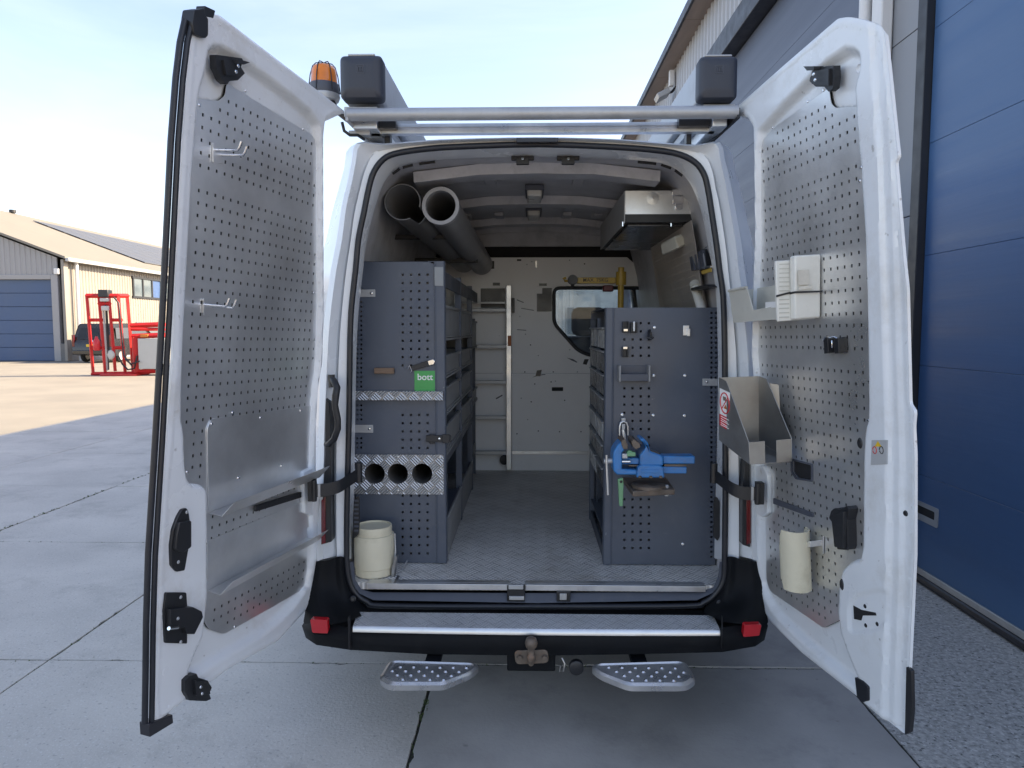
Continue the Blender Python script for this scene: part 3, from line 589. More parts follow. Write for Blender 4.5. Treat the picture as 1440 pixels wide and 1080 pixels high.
# roof bows
for y, w in ((3.40, .13), (4.22, .13), (5.02, .12), (5.42, .10)):
    a = wall(y); a = [p-V((0, 0, .045)) for p in a[5:10]]; a0 = [V((cx+(p.x-cx)*.9, p.y, p.z)) for p in a]
    up = lambda l: [p+V((0, 0, .045)) for p in l]
    b = MB(); b.loft([up(shift(a0, -.02)), a0, shift(a0, w), up(shift(a0, w+.02))], False); b.build('roof_bow', m_inner, van, smooth=20, recalc=False)
for y in (3.62, 4.42, 4.75):
    for x in (-.42, -.2, .25, .45):
        b = MB(); b.box((x-.03, y, 2.40), (x+.03, y+.14, 2.425)); b.build('roof_stiffener', m_inner, van, bevel=.006)
m_lampc = mat('frosted_lamp_cover', (.55, .55, .52), .35)
for y in (3.86, 4.52):
    b = MB(); b.box((cx-.045, y, 2.365), (cx+.035, y+.24, 2.42)); lp = b.build('ceiling_lamp', m_lampc, van, bevel=.012)
    b = MB(); b.box((cx-.055, y-.012, 2.395), (cx+.045, y+.252, 2.424)); b.build('lamp_base', m_slate, lp, bevel=.004)
for u in (735, 799):
    b = MB(); px(b, u-16, 219, u+16, 225, 3.16, .02); px(b, u-9, 221, u+9, 231, 3.15, .02); b.build('door_striker', m_black, van, bevel=.003)
    c = U(u, 224, 3.148); MB().cyl(c, c+V((0, -.01, 0)), .006, n=8).build('striker_bolt', m_chrome, van)
# header pieces
b = MB(); px(b, 726, 193.5, 785, 200, 2.972, .02); b.build('brake_light', m_tape, van, bevel=.002)
b = MB(); c = UZ(880, 195, 2.5); b.lathe([(0, .07), (.06, .068), (.13, .05), (.16, .02), (.165, 0)], (.50, 3.75, 2.49)); b.build('roof_vent', m_grbin, van)
# floor
b = MB(); b.box((cx-.87, 3.05, ZF-.03), (cx+.87, 5.6, ZF)); b.build('load_floor', m_treadf, van, smooth=0)
for u0, u1 in ((517, 716), (739, 992)):
    a, c = U(u0, 827, 3.035), U(u1, 827, 3.035); b = MB(); b.box((a.x, 3.030, ZF-.022), (c.x, 3.049, ZF+.004)); b.box((a.x, 3.049, ZF+.0005), (c.x, 3.085, ZF+.004)); b.build('floor_edge_strip', m_alu, van, bevel=.0015)
sl_ = [U(u, v, 3.045) for u, v in ((497, 790), (500, 815), (508, 829), (525, 833), (755, 834), (985, 832), (1003, 826), (1010, 810), (1012, 790))]
s2 = [U(u, v, 3.02) for u, v in ((489, 790), (493, 815), (502, 833), (525, 844), (755, 848), (980, 844), (1004, 833), (1015, 815), (1018, 790))]
b = MB(); b.loft([sl_, mixl(sl_, s2, .5), s2], False); b.build('sill_trim', m_slate, van, smooth=60, recalc=False)
b = MB(); px(b, 713, 824, 738, 846, 3.018, .02); st = b.build('sill_latch', m_black, van, bevel=.003)
b = MB(); px(b, 715, 823, 736, 829, 3.012, .012); px(b, 716, 839, 737, 844, 3.008, .01); b.build('latch_plate', m_alud, st, bevel=.002)
b = MB(); px(b, 783, 832, 802, 846, 3.018, .015); st = b.build('sill_latch', m_black, van, bevel=.002); b = MB(); px(b, 787, 835, 797, 844, 3.013, .006); b.build('latch_plate', m_alud, st, bevel=.002)
# vents in the pillars
for pts in ([(497.5, 702), (505, 697), (505.5, 735), (504, 752), (497, 758), (496, 735)], [(1004, 702), (1008, 698), (1012, 705), (1012, 755), (1009, 761), (1003.5, 755)]):
    b = MB(); pp(b, pts, 3.10, .01, .008); vt = b.build('pillar_vent', m_black, van)
    if pts[0][0] < 700:
        for k in range(8): b = MB(); px(b, 498, 703+k*6, 504, 705.5+k*6, 3.094, .004); b.build('louvre', m_slate, vt, smooth=0)
# pillar grab handle
hp = [(466, 531, 3.0), (470, 537, 2.965), (474, 545, 2.95), (472, 556, 2.945), (471, 570, 2.945), (475, 590, 2.945), (475, 603, 2.945), (470, 617, 2.95), (463, 624, 2.97), (458, 625, 3.0)]
b = MB(); b.tube([U(*p) for p in hp], [.013, .015, .015, .016, .014, .014, .014, .014, .014, .012], 10); b.build('grab_handle', m_black, van, smooth=60)
b = MB(); b.tube([U(466, 527, 2.99), U(467, 545, 2.985)], .014, 10); b.build('handle_mount', m_black, van, smooth=60)
# tail lights on the outer corners
for pts, red in (([(458, 560), (463, 567), (465.5, 600), (465, 700), (466, 762), (452, 766), (453.5, 700), (457, 640), (457, 600)], (452, 700, 466, 764)), ([(1047, 648), (1054, 648), (1055, 770), (1044, 766), (1044.5, 700)], (1045, 700, 1055, 768))):
    b = MB(); pp(b, pts, 2.975, .06); tl = b.build('tail_light', m_black, van, bevel=.003)
    b = MB(); s_ = -1 if pts[0][0] < 700 else 1
    u0 = 451.5 if s_ < 0 else 1050; pp(b, [(u0, 704), (u0+6, 698), (u0+6, 764), (u0, 766)], 2.970, .05); b.build('red_lens', m_dred, tl, bevel=.002)
# ---------------------------------------------------------------- bumper
def brow(l): return [U(u, v, y) for u, v, y in l]
us = [(426, 0), (433, 0)]
top = brow([(438, 845, 3.12), (432, 868, 2.95), (450, 876, 2.86), (497, 883, 2.815), (600, 885, 2.80), (755, 886, 2.79), (900, 885, 2.80), (1012, 883, 2.815), (1058, 876, 2.86), (1075, 868, 2.95), (1066, 845, 3.12)])
mid = brow([(430, 885, 3.12), (424.5, 880, 2.93), (442, 892, 2.82), (492, 899, 2.79), (600, 902, 2.78), (755, 904, 2.77), (900, 902, 2.78), (1016, 899, 2.79), (1064, 892, 2.82), (1080, 880, 2.93), (1072, 885, 3.12)])
bot = brow([(436, 895, 3.12), (430, 897, 2.94), (445, 907, 2.84), (492, 914, 2.80), (600, 920, 2.79), (755, 922, 2.78), (900, 920, 2.79), (1016, 917, 2.80), (1062, 909, 2.84), (1075, 900, 2.94), (1066, 895, 3.12)])
inn = [p+V((0, .1, .01)) for p in bot]; tin = [p+V((0, .16, -.03)) for p in top]
b = MB(); b.loft([tin, top, mixl(top, mid, .5), mid, mixl(mid, bot, .6), bot, inn], False); bp_ = b.build('bumper', m_bumper, van, smooth=50, recalc=False, bevel=0)
# bumper corner pieces that climb the pillars
for L_ in (0, 1):
    cs = [[(486, 783, 3.03), (487, 805, 3.03), (492, 825, 3.03), (500, 840, 3.025), (512, 852, 3.02), (520, 862, 3.0)],
          [(479, 782, 2.99), (479, 805, 2.99), (483, 828, 2.985), (490, 846, 2.975), (500, 858, 2.95), (505, 867, 2.86)],
          [(473, 783, 3.02), (473, 808, 3.02), (476, 832, 3.0), (483, 850, 2.96), (494, 863, 2.9), (498, 870, 2.835)],
          [(462, 788, 3.0), (460, 812, 3.0), (461, 836, 2.97), (468, 856, 2.91), (482, 868, 2.86), (492, 874, 2.81)],
          [(450, 789, 2.98), (447, 815, 2.97), (445, 840, 2.94), (448, 858, 2.89), (456, 870, 2.85), (466, 878, 2.81)],
          [(438, 789, 3.03), (434, 815, 3.01), (431, 840, 2.98), (429, 862, 2.95), (427, 872, 2.94), (425.5, 880, 2.93)]]
    if L_: cs = [[(1507-u+(-1 if u > 470 else 0), v, y) for u, v, y in c] for c in cs]
    b = MB(); b.loft([brow(c) for c in cs], False)
    co = b.build('bumper_corner', m_bumper, van, smooth=60, recalc=False)
    m_ = co.modifiers.new('sub', 'SUBSURF'); m_.levels = 2; m_.render_levels = 2
    r0 = (435, 871, 461, 891) if not L_ else (1045, 878, 1071, 896)
    b = MB(); pts = [(r0[0]+1, r0[1]), (r0[2]-1, r0[1]+1), (r0[2], r0[3]), (r0[0]+4, r0[3]-1)] if not L_ else [(r0[0]+2, r0[1]+1), (r0[2], r0[1]), (r0[2]-3, r0[3]-2), (r0[0], r0[3])]
    p3 = [U(u, v, 2.795 if (u > 455 and not L_) or (u < 1055 and L_) else 2.82) for u, v in pts]
    b.prism(rpoly(p3, .008), (0, .03, 0)); b.build('reflector', m_red, co, bevel=.001)
    b = MB(); c = U(496.5 if not L_ else 1012, 842 if not L_ else 848, 2.985); b.lathe([(0, .008), (.008, .008), (.009, .003), (.013, .002), (.014, 0)], c, (0, -1, .2), 14); b.build('screw_cap', m_rubber, co)
for u in (490.5, 1016):
    b = MB(); px(b, u-.6, 868, u+.6, 913, 2.770, .02); b.build('panel_gap', m_dark, bp_, smooth=0)
# tread plate on the bumper
ta = [U(505, 863, 2.935), U(1004, 864, 2.935)]; 
zt = U(755, 863, 2.935).z
b = MB(); N_ = 12
def rowp(v, y): 
    l = []
    for k in range(N_+1):
        t = k/N_; u = 497+(1012-497)*t; p = U(u, v, y); l.append(p)
    return l
zs = zt
fa = [V((U(503+(1003-503)*k/N_, 864, 2.935).x, 2.935-.0*abs(k-6), zs)) for k in range(N_+1)]
fb_ = [V((U(497+(1012-497)*k/N_, 880, 2.80).x, 2.795-.012*(1-((k-6)/6)**2), zs)) for k in range(N_+1)]
fc = [p+V((0, -.006, -.004)) for p in fb_]; fd = [p+V((0, -.007, -.024)) for p in fb_]
b.loft([fa, fb_], False); stp = b.build('step_plate', m_treads, van, smooth=60, recalc=False)
b = MB(); b.loft([fb_, fc, fd], False); b.build('step_edge', m_alu, stp, smooth=60, recalc=False)
# tow ball
b = MB(); px(b, 713, 905, 781, 944, 2.80, .06); tw = b.build('tow_bracket', m_bumper, van, bevel=.006)
b = MB(); pp(b, [(723, 915), (770, 913), (772, 933), (725, 935)], 2.775, .03, .02); b.build('tow_flange', m_rust, tw, bevel=.004)
c = U(747, 905, 2.73); b = MB(); b.lathe([(0, .050), (.012, .048), (.02, .042), (.0245, .03), (.025, .022), (.022, .010), (.014, .0), (.014, -.02), (.018, -.024), (.018, -.05), (.012, -.056), (0, -.056)], c-V((0, 0, .022)), (0, 0, 1), 24); b.build('tow_ball', m_rust, tw, smooth=60)
b = MB(); b.tube([c-V((0, 0, .055)), c+V((0, .01, -.085)), c+V((.0, .06, -.09))], .012, 10); b.build('ball_neck', m_rust, tw)
for u in (731, 766):
    c = U(u, 924, 2.772); MB().lathe([(0, .012), (.010, .012), (.011, 0)], c, (0, -1, 0), 6).build('bolt', m_rust, tw, smooth=0)
b = MB(); c = U(790, 935, 2.80); b.tube([c+V((0, 0, .03)), c+V((.012, -.01, .01)), c+V((.006, -.012, -.02)), c+V((-.008, 0, -.03)), c+V((-.004, 0, 0))], .005, 8); b.build('safety_chain_hook', m_steel, tw, smooth=60)
b = MB(); c = U(810, 935, 2.82); b.lathe([(0, 0), (.026, 0), (.03, .006), (.03, .03), (.022, .034), (0, .034)], c, (0, -1, 0), 16); b.build('trailer_socket', m_black, tw)
# two dimpled steps under the bumper
m_step = mat('dimpled_step_metal', (.60, .60, .60), .32, .85, .1, 8, dirt=((.30, .30, .30), .4, 10))
for q in (0, 1):
    out = [(548, 926), (668, 930), (674, 935), (664, 944), (629, 959), (620, 961), (545, 961), (534, 952), (536, 946)]
    if q: out = [(831+(674-u)*1.05, v+1) for u, v in out]
    zS = .335; P3 = [UZ(u, v, zS) for u, v in out]; P2 = rpoly([V((p.x, p.y)) for p in P3], .03, 4)
    cxm = sum((p.x for p in P2))/len(P2); cym = sum((p.y for p in P2))/len(P2)
    ins = [V((cxm+(p.x-cxm)*.93, cym+(p.y-cym)*.86)) for p in P2]; ins2 = [V((cxm+(p.x-cxm)*.90, cym+(p.y-cym)*.82)) for p in P2]
    b = MB(); b.loft([[V((p.x, p.y, zS-.035)) for p in ins], [V((p.x, p.y, zS-.028)) for p in P2], [V((p.x, p.y, zS-.008)) for p in P2], [V((p.x, p.y, zS)) for p in ins], [V((p.x, p.y, zS-.006)) for p in ins2]], True, True)
    sp_ = b.build('foot_step', m_step, van, smooth=45)
    b = MB(); xs = [p.x for p in ins2]; ys = [p.y for p in ins2]
    def inside(x, y):
        c_ = False; n = len(ins2)
        for i in range(n):
            p, w = ins2[i], ins2[i-1]
            if (p.y > y) != (w.y > y) and x < (w.x-p.x)*(y-p.y)/(w.y-p.y)+p.x: c_ = not c_
        return c_
    yy = min(ys)+.025; r_ = 0
    while yy < max(ys)-.01:
        x = min(xs)+.02+(r_ % 2)*.026
        while x < max(xs)-.015:
            if inside(x+.012, yy) and inside(x-.012, yy): b.lathe([(0, .006), (.004, .0055), (.007, .002), (.009, 0)], (x, yy, zS-.006), (0, 0, 1), 8)
            x += .052
        yy += .033; r_ += 1
    b.build('grip_studs', m_chrome, sp_, kind='stuff')
    b = MB(); b.box((cxm-.03, max(ys)-.03, zS-.03), (cxm+.03, max(ys)+.25, zS-.008)); b.build('step_arm', m_bumper, sp_)
# door check straps
for q in (0, 1):
    if not q: path = [(443, 690, 2.86), (460, 689, 2.87), (478, 684, 2.9), (490, 676, 2.95), (504, 667, 3.03)]
    else: path = [(1064, 694, 2.86), (1044, 694, 2.87), (1028, 687, 2.9), (1016, 677, 2.96), (1004, 668, 3.03)]
    Pm = [U(*p) for p in path]; Pm = [V(p) for p in dense([tuple(x) for x in Pm], 4)] if False else Pm
    hh = .027; b = MB(); lo = []
    pts = []
    for i in range(len(Pm)-1):
        for k in range(5): pts.append(Pm[i].lerp(Pm[i+1], k/5))
    pts.append(Pm[-1])
    for _ in range(3): pts = [pts[0]]+[(pts[i-1]+pts[i]*2+pts[i+1])/4 for i in range(1, len(pts)-1)]+[pts[-1]]
    sec_ = lambda p: [p+V((0, -.004, -hh)), p+V((0, -.004, hh)), p+V((0, .004, hh)), p+V((0, .004, -hh))]
    b.loft([sec_(p) for p in pts], True, True); cs_ = b.build('check_strap', m_black, van, bevel=.002)
    c = Pm[0]; s_ = -1 if not q else 1
    b = MB(); b.cyl(c+V((s_*.004, 0, -.045)), c+V((s_*.004, 0, .045)), .011, n=10); b.box(c+V((-.03 if not q else .0, -.006, -.045)), c+V((.0 if not q else .03, .03, .045))); b.build('strap_bracket', m_black, cs_, bevel=.003)
    b = MB(); b.box(c+V((-s_*.018-.005, -.0065, -.028)), c+V((-s_*.018+.005, .007, .028))); b.build('strap_clip', m_alud, cs_, bevel=.001)
    c = Pm[-1]; b = MB(); b.cyl(c+V((0, .005, -.035)), c+V((0, .005, .05)), .016, n=12); b.build('strap_pivot', m_black, cs_)
# ================================================================ rear doors
def sdist(P, poly):
    "signed distance (inside positive) of points P (n,2) to polygon"
    A = np.array([(p[0], p[1]) for p in poly]); B = np.roll(A, -1, 0); d = np.full(len(P), 1e9); ins = np.zeros(len(P), bool)
    for a, b_ in zip(A, B):
        e = b_-a; t = np.clip(((P-a) @ e)/max(1e-12, e @ e), 0, 1); q = a+t[:, None]*e; d = np.minimum(d, np.hypot(*(P-q).T))
        c = (a[1] > P[:, 1]) != (b_[1] > P[:, 1])
        with np.errstate(all='ignore'): xi = (b_[0]-a[0])*(P[:, 1]-a[1])/(b_[1]-a[1])+a[0]
        ins ^= c & (P[:, 0] < xi)
    return np.where(ins, d, -d)
def sst(x, a, b_): t = np.clip((x-a)/(b_-a), 0, 1); return t*t*(3-2*t)
class Door:
    def __init__(s, f0, f1, h):
        s.o = f0; s.ey0 = (f1-f0).normalized(); ex = h-f0; s.ex = (ex-s.ey0*ex.dot(s.ey0)).normalized(); s.ey = s.ey0
        s.n = s.ex.cross(s.ey)
        if s.n.dot(C0-f0) < 0: s.n = -s.n
    def st(s, u, v): p = UP(u, v, s.o, s.n)-s.o; return V((p.dot(s.ex), p.dot(s.ey)))
    def sth(s, u, v, h): p = UP(u, v, s.o+s.n*h, s.n)-s.o; return V((p.dot(s.ex), p.dot(s.ey)))
    def W(s, x, y, h=0): return s.o+s.ex*x+s.ey*y+s.n*h
    def fr(s, h0): return lambda x, y, h: s.W(x, y, h0+h)
    def pl(s, pts): return [s.st(u, v) for u, v in pts]
    def prism(s, mb, pts, h0, h1, r=0):
        "pixel outline on the door plane, standing from height h0 to h1"
        p = s.pl(pts); p = rpoly(p, r) if r else p
        return mb.prism([s.W(q.x, q.y, h0) for q in p], s.n*(h1-h0))
    def box(s, mb, x0, y0, x1, y1, h0, h1):
        return mb.hexa([s.W(x0, y0, h0), s.W(x1, y0, h0), s.W(x1, y1, h0), s.W(x0, y1, h0), s.W(x0, y0, h1), s.W(x1, y0, h1), s.W(x1, y1, h1), s.W(x0, y1, h1)])
def skin(D, outline, hf, res, back=-.055):
    xs = [p.x for p in outline]; ys = [p.y for p in outline]
    gx, gy = np.meshgrid(np.arange(min(xs), max(xs), res), np.arange(min(ys), max(ys), res)); P = np.stack([gx.ravel(), gy.ravel()], 1)
    P = P[sdist(P, outline) > res*.6]
    den = []                                    # densify outline
    for i in range(len(outline)):
        a, b_ = outline[i], outline[(i+1) % len(outline)]; k = max(1, int((b_-a).length/res))
        den += [a.lerp(b_, j/k) for j in range(k)]
    vs, fs = cdt(den, (), [tuple(p) for p in P]); h = hf(np.array([(p.x, p.y) for p in vs]))
    mb = MB(); mb.add([D.W(p.x, p.y, hh) for p, hh in zip(vs, h)], fs)
    n = len(den); e = np.array([(p.x, p.y) for p in den]); h0 = hf(e)
    cxo = sum(p.x for p in den)/n; cyo = sum(p.y for p in den)/n; pan = [V((cxo+(p.x-cxo)*.86, cyo+(p.y-cyo)*.95)) for p in den]
    mb.loft([[D.W(p.x, p.y, hh) for p, hh in zip(den, h0)], [D.W(p.x, p.y, -.016) for p in den], [D.W(p.x, p.y, back) for p in pan]], True)
    pan2 = [V((cxo+(p.x-cxo)*.86, cyo+(p.y-cyo)*.95)) for p in outline]; v2, f2 = cdt(pan2); mb.add([D.W(p.x, p.y, back) for p in v2], f2)
    return mb
def perf(poly, pitch, hw, hh, margin, skip=lambda x, y: False, off=(0, 0)):
    xs = [p.x for p in poly]; ys = [p.y for p in poly]; H = []
    gx, gy = np.meshgrid(np.arange(min(xs)+off[0], max(xs), pitch), np.arange(min(ys)+off[1], max(ys), pitch)); P = np.stack([gx.ravel(), gy.ravel()], 1)
    for x, y in P[sdist(P, poly) > margin]:
        if not skip(x, y): H.append(rect(x-hw, y-hh, x+hw, y+hh))
    return H
def screw(D, mb, u, v, h, r=.006):
    p = D.st(u, v); return mb.lathe([(0, .003), (r*.6, .003), (r, .001), (r, 0)], D.W(p.x, p.y, h), D.n, 10)
# ---------------------------------------------------------------- left door
DL = Door(U(225, 1008, 2.13), U(276, 30, 2.13), U(458, 520, 2.97))
oPx = [(270, 30), (290, 16), (312, 22), (400, 90), (486, 156), (486, 160), (470, 161), (459, 168), (456.5, 190), (457, 330), (457, 440), (455, 510), (449, 545), (446, 600), (446, 680), (452, 705), (453, 775), (448, 813), (432, 858), (392, 902), (325, 940), (242, 1000), (219, 1024),
       (216, 985), (221, 880), (224, 780), (230, 690), (246, 500), (249, 360), (258, 200), (265, 100)]
pPx = [(327, 117), (431, 181), (445, 189), (453.5, 202), (454, 330), (454, 440), (452, 507), (444, 545), (442, 600), (441, 655), (428, 662), (427, 728), (438, 735), (438, 827), (323, 893), (301, 886), (295, 876), (296, 700), (292, 684), (268, 681), (264, 657), (263, 607), (257, 588), (263, 440), (267, 360), (274, 240), (282, 138), (316, 142), (325, 134)]
rPx = [(295, 62), (320, 64), (400, 122), (452, 166), (452.5, 200), (453, 500), (441, 600), (440, 720), (444, 770), (440, 812), (424, 845), (385, 886), (320, 925), (262, 962), (270, 930), (292, 884), (292, 700), (290, 688), (266, 686), (260, 657), (259, 608), (254, 588), (260, 440), (264, 360), (271, 240), (279, 132), (290, 100)]
oL_, pL_, rL_ = DL.pl(oPx), DL.pl(pPx), DL.pl(rPx)
oL_ = rpoly(oL_, .012, 2); pL_ = rpoly(pL_, .012, 3); rS = chaikin(rL_, 1)
def hL(P):
    h = -.030*sst(sdist(P, rS), -.002, .024)
    h -= .016*sst(sdist(P, pL_), .002, .016)
    so_ = sdist(P, oL_); h += .006*sst(so_, .0, .012)-.006; h -= .003*sst(so_, .017, .022)
    ls = DL.pl([(236, 700), (290, 692), (290, 880), (268, 905), (250, 960), (240, 985), (228, 985)])
    return h
m_panel_back = m_dark
b = skin(DL, oL_, hL, .009); dL = b.build('rear_door', m_white, van, smooth=50, label='left rear door swung wide open, zinc perforated lining inside')
# dark sheet standing in for shade behind the perforated sheet (unlit door cavity)
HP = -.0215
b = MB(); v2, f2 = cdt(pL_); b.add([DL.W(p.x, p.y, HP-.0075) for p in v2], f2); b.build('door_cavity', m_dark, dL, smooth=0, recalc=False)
tray0 = DL.st(300, 716).y; trayA = DL.st(298, 640)
pc = DL.st(296, 640)
def skipL(x, y):
    q = DL.W(x, y, 0)
    # pixel row estimate for blank bands
    a = DL.st(300, 600).y; b1 = DL.st(300, 712).y; c1 = DL.st(300, 760).y; d1 = DL.st(300, 828).y
    xr = DL.st(296, 650).x
    if x > xr-.004 and b1-.02 < y < a+.02: return True
    if x > xr-.004 and d1-.06 < y < c1-.02: return True
    t0, t1 = DL.st(280, 236).y, DL.st(280, 249).y
    return t1 < y < t0
b = MB(); b.plate(DL.fr(HP), pL_, perf(pL_, .038, .0042, .0052, .022, skipL, (.012, .01)), .002); pnl = b.build('perforated_panel', m_zinc, dL, smooth=0)
b = MB()
for u, v in ((289, 148), (353, 128), (433, 182), (452, 240), (448, 412), (263, 391), (258, 552), (271, 665), (434, 742), (297, 766), (337, 883)): screw(DL, b, u, v, HP, .005)
b.build('panel_screws', m_chrome, dL, kind='stuff')
# free-edge rubber seal: two ribs
ed = [(266, 28), (259, 60), (253, 110), (246, 200), (238, 360), (234, 440), (229, 530), (224, 620), (219, 700), (214, 780), (211, 880), (210, 960), (209, 1018)]
for du, r_, h_ in ((-1, .0095, -.012), (5, .0085, -.002)):
    b = MB(); pts = [DL.st(u+du, v) for u, v in ed]; b.tube([DL.W(p.x, p.y, h_) for p in pts], r_, 10); b.build('edge_seal', m_rubber, dL, smooth=60)
b = MB(); DL.prism(b, [(207, 1018), (240, 1004), (241, 1016), (208, 1036)], -.03, .008); b.build('tape_wrap', m_tape, dL, bevel=.002)
b = MB(); DL.prism(b, [(266, 32), (269, 14), (283, 12), (284, 22), (288, 26), (288, 50), (284, 54), (268, 48)], -.03, .012, .006); DL.prism(b, [(286, 22), (288, 8), (303, 15), (300, 26)], -.03, .0, .003); b.build('corner_cap', m_black, dL, bevel=.003)
# latches on the left door
def latch(D, par, shapes, name, m, rivets=()):
    b = MB()
    for pts, h0, h1, r_ in shapes: D.prism(b, pts, h0, h1, r_)
    o = b.build(name, m, par, bevel=.003)
    for u, v in rivets:
        b = MB(); p = D.st(u, v); mh = max(s_[2] for s_ in shapes); b.lathe([(0, .003), (.0045, .0025), (.006, 0)], D.W(p.x, p.y, mh), D.n, 10); b.build('rivet', m_chrome if name == 'corner_latch' else m_alud, o)
    return o
latch(DL, dL, [([(299, 77), (336, 82), (338, 87), (334, 94), (340, 103), (330, 113), (318, 114), (315, 119), (308, 113), (304, 104), (300, 96)], -.012, .012, .004), ([(306, 84), (328, 88), (330, 106), (310, 106)], .0, .022, .003), ([(322, 83), (339, 88), (330, 91), (321, 90)], .0, .034, .001)], 'corner_latch', m_black, ((322, 93), (319, 101)))
latch(DL, dL, [([(254, 716), (261, 714), (264, 722), (266, 740), (264, 768), (258, 802), (247, 804), (239, 795), (238, 768), (241, 745), (248, 726)], -.010, .006, .006), ([(246, 733), (263, 731), (263, 768), (252, 776), (240, 772), (242, 752)], .0, .018, .006)], 'inner_release', m_black, ((256, 719), (244, 789)))
lt = latch(DL, dL, [([(232, 833), (261, 833), (262, 850), (262, 905), (231, 904), (229, 860)], -.010, .004, .006), ([(232, 855), (264, 852), (276, 858), (278, 866), (266, 890), (256, 890), (252, 880), (232, 886)], .0, .022, .003)], 'lock_case', m_black, ((246, 838), (246, 901), (242, 868)))
b = MB(); p = DL.st(240, 880); q = DL.st(226, 881); b.cyl(DL.W(p.x, p.y, .026), DL.W(q.x, q.y, .03), .006, n=8); b.build('lock_bar', m_chrome, lt)
latch(DL, dL, [([(256, 956), (262, 950), (272, 946), (275, 952), (288, 956), (294, 966), (290, 974), (293, 982), (286, 985), (262, 984), (256, 972)], -.012, .012, .003), ([(266, 955), (284, 958), (288, 974), (268, 976)], .0, .024, .003)], 'corner_latch', m_black, ((274, 964), (276, 973)))
for u, v in ((279, 86), (234, 944)):
    b = MB(); p = DL.st(u, v); b.lathe([(0, .0025), (.013, .002), (.015, -.003)], DL.W(p.x, p.y, -.004), DL.n, 20); b.build('grommet', m_wclean, dL)
# strap pocket (white bulge at the hinge side)
# trays on the lower half
def tray(D, par, plate_px, lip0, lip1, top_px):
    pass
def sheet(D, par, pts, h0, h1, name, m, r=.01, bev=0):
    b = MB(); D.prism(b, pts, h0, h1, r); return b.build(name, m, par, bevel=bev)
t1 = sheet(DL, dL, [(298, 604), (304, 590), (446, 571), (444, 662), (300, 718)], HP+.001, HP+.004, 'tray_back', m_zinc, .012)
def lipbox(D, par, a, b_, drop, out, name='tray_lip'):
    "folded tray: floor from the sheet outwards, then a raised sloping lip"
    p, q = D.st(*a), D.st(*b_); mb = MB(); th = .002
    pr = [(HP+.003, 0), (out, -.004), (out+.045, drop), (out+.047, drop), (out+.002, -.0062), (HP+.003, -.0025)]
    l0 = [D.W(p.x, p.y+z, h) for h, z in pr]; l1 = [D.W(q.x, q.y+z, h) for h, z in pr]
    mb.loft([l0, l1], True, True); return mb.build(name, m_zinc2, par, smooth=20)
lipbox(DL, dL, (301, 722), (440, 668), .05, .03)
b = MB(); DL.prism(b, [(299, 702), (330, 703), (330, 722), (300, 722)], .0, .003)
t2 = sheet(DL, dL, [(298, 762), (440, 702), (440, 742), (298, 816)], HP+.001, HP+.004, 'tray_back', m_zinc, .004)
lipbox(DL, dL, (299, 832), (438, 757), .05, .03)
b = MB(); DL.prism(b, [(362, 712), (426, 692), (426, 700), (362, 720)], HP+.004, HP+.016, .004); b.build('slide_bar', m_black, dL, bevel=.002)
b = MB()
for u, v in ((304, 597), (333, 581), (372, 588), (428, 578), (341, 673), (401, 656)): screw(DL, b, u, v, HP+.004, .006)
b.build('tray_screws', m_chrome, t1, kind='stuff')
# ---------------------------------------------------------------- right door
DR = Door(U(1266, 1030, 2.13), U(1236, 45, 2.13), U(1057, 520, 2.97))
oPx = [(1025, 160), (1027, 157), (1100, 92), (1176, 26), (1190, 24), (1213, 28), (1232, 36), (1238, 50), (1250, 165), (1256, 221), (1252, 228), (1263, 360), (1268, 407), (1272, 570), (1279, 578), (1277, 600), (1279, 640), (1279, 780), (1272, 937), (1268, 1035), (1238, 1011), (1200, 977), (1124, 917), (1080, 873), (1062, 836), (1056.5, 807), (1057, 713), (1055, 640), (1057.5, 530), (1055, 497), (1058, 390), (1060, 333), (1058.5, 205), (1058, 178), (1050, 165)]
pPx = [(1061, 207), (1066, 196), (1083, 178), (1157, 124), (1160, 146), (1166, 152), (1200, 150), (1208, 250), (1214, 360), (1219, 587), (1212, 603), (1210, 700), (1210, 787), (1193, 789), (1177, 807), (1173, 873), (1150, 884), (1076, 832), (1071, 815), (1070, 731), (1079, 727), (1079, 668), (1068, 655), (1060, 600), (1060, 530), (1057, 497), (1060, 390), (1062, 333)]
rPx = [(1062, 185), (1068, 178), (1110, 132), (1180, 66), (1205, 68), (1210, 90), (1200, 128), (1203, 146), (1203, 160), (1211, 250), (1217, 360), (1222, 590), (1215, 606), (1213, 700), (1213, 792), (1195, 793), (1180, 809), (1177, 880), (1195, 930), (1215, 975), (1200, 968), (1128, 906), (1086, 864), (1068, 832), (1064, 812), (1064, 720), (1061, 650), (1061, 530), (1058, 497), (1061, 390), (1062, 333)]
oR_, pR_, rR_ = rpoly(DR.pl(oPx), .012, 2), rpoly(DR.pl(pPx), .012, 3), chaikin(DR.pl(rPx), 1)
lineA = [DR.st(u, v) for u, v in ((1222, 60), (1233, 220), (1240, 400), (1246, 600), (1246, 800), (1240, 985))]
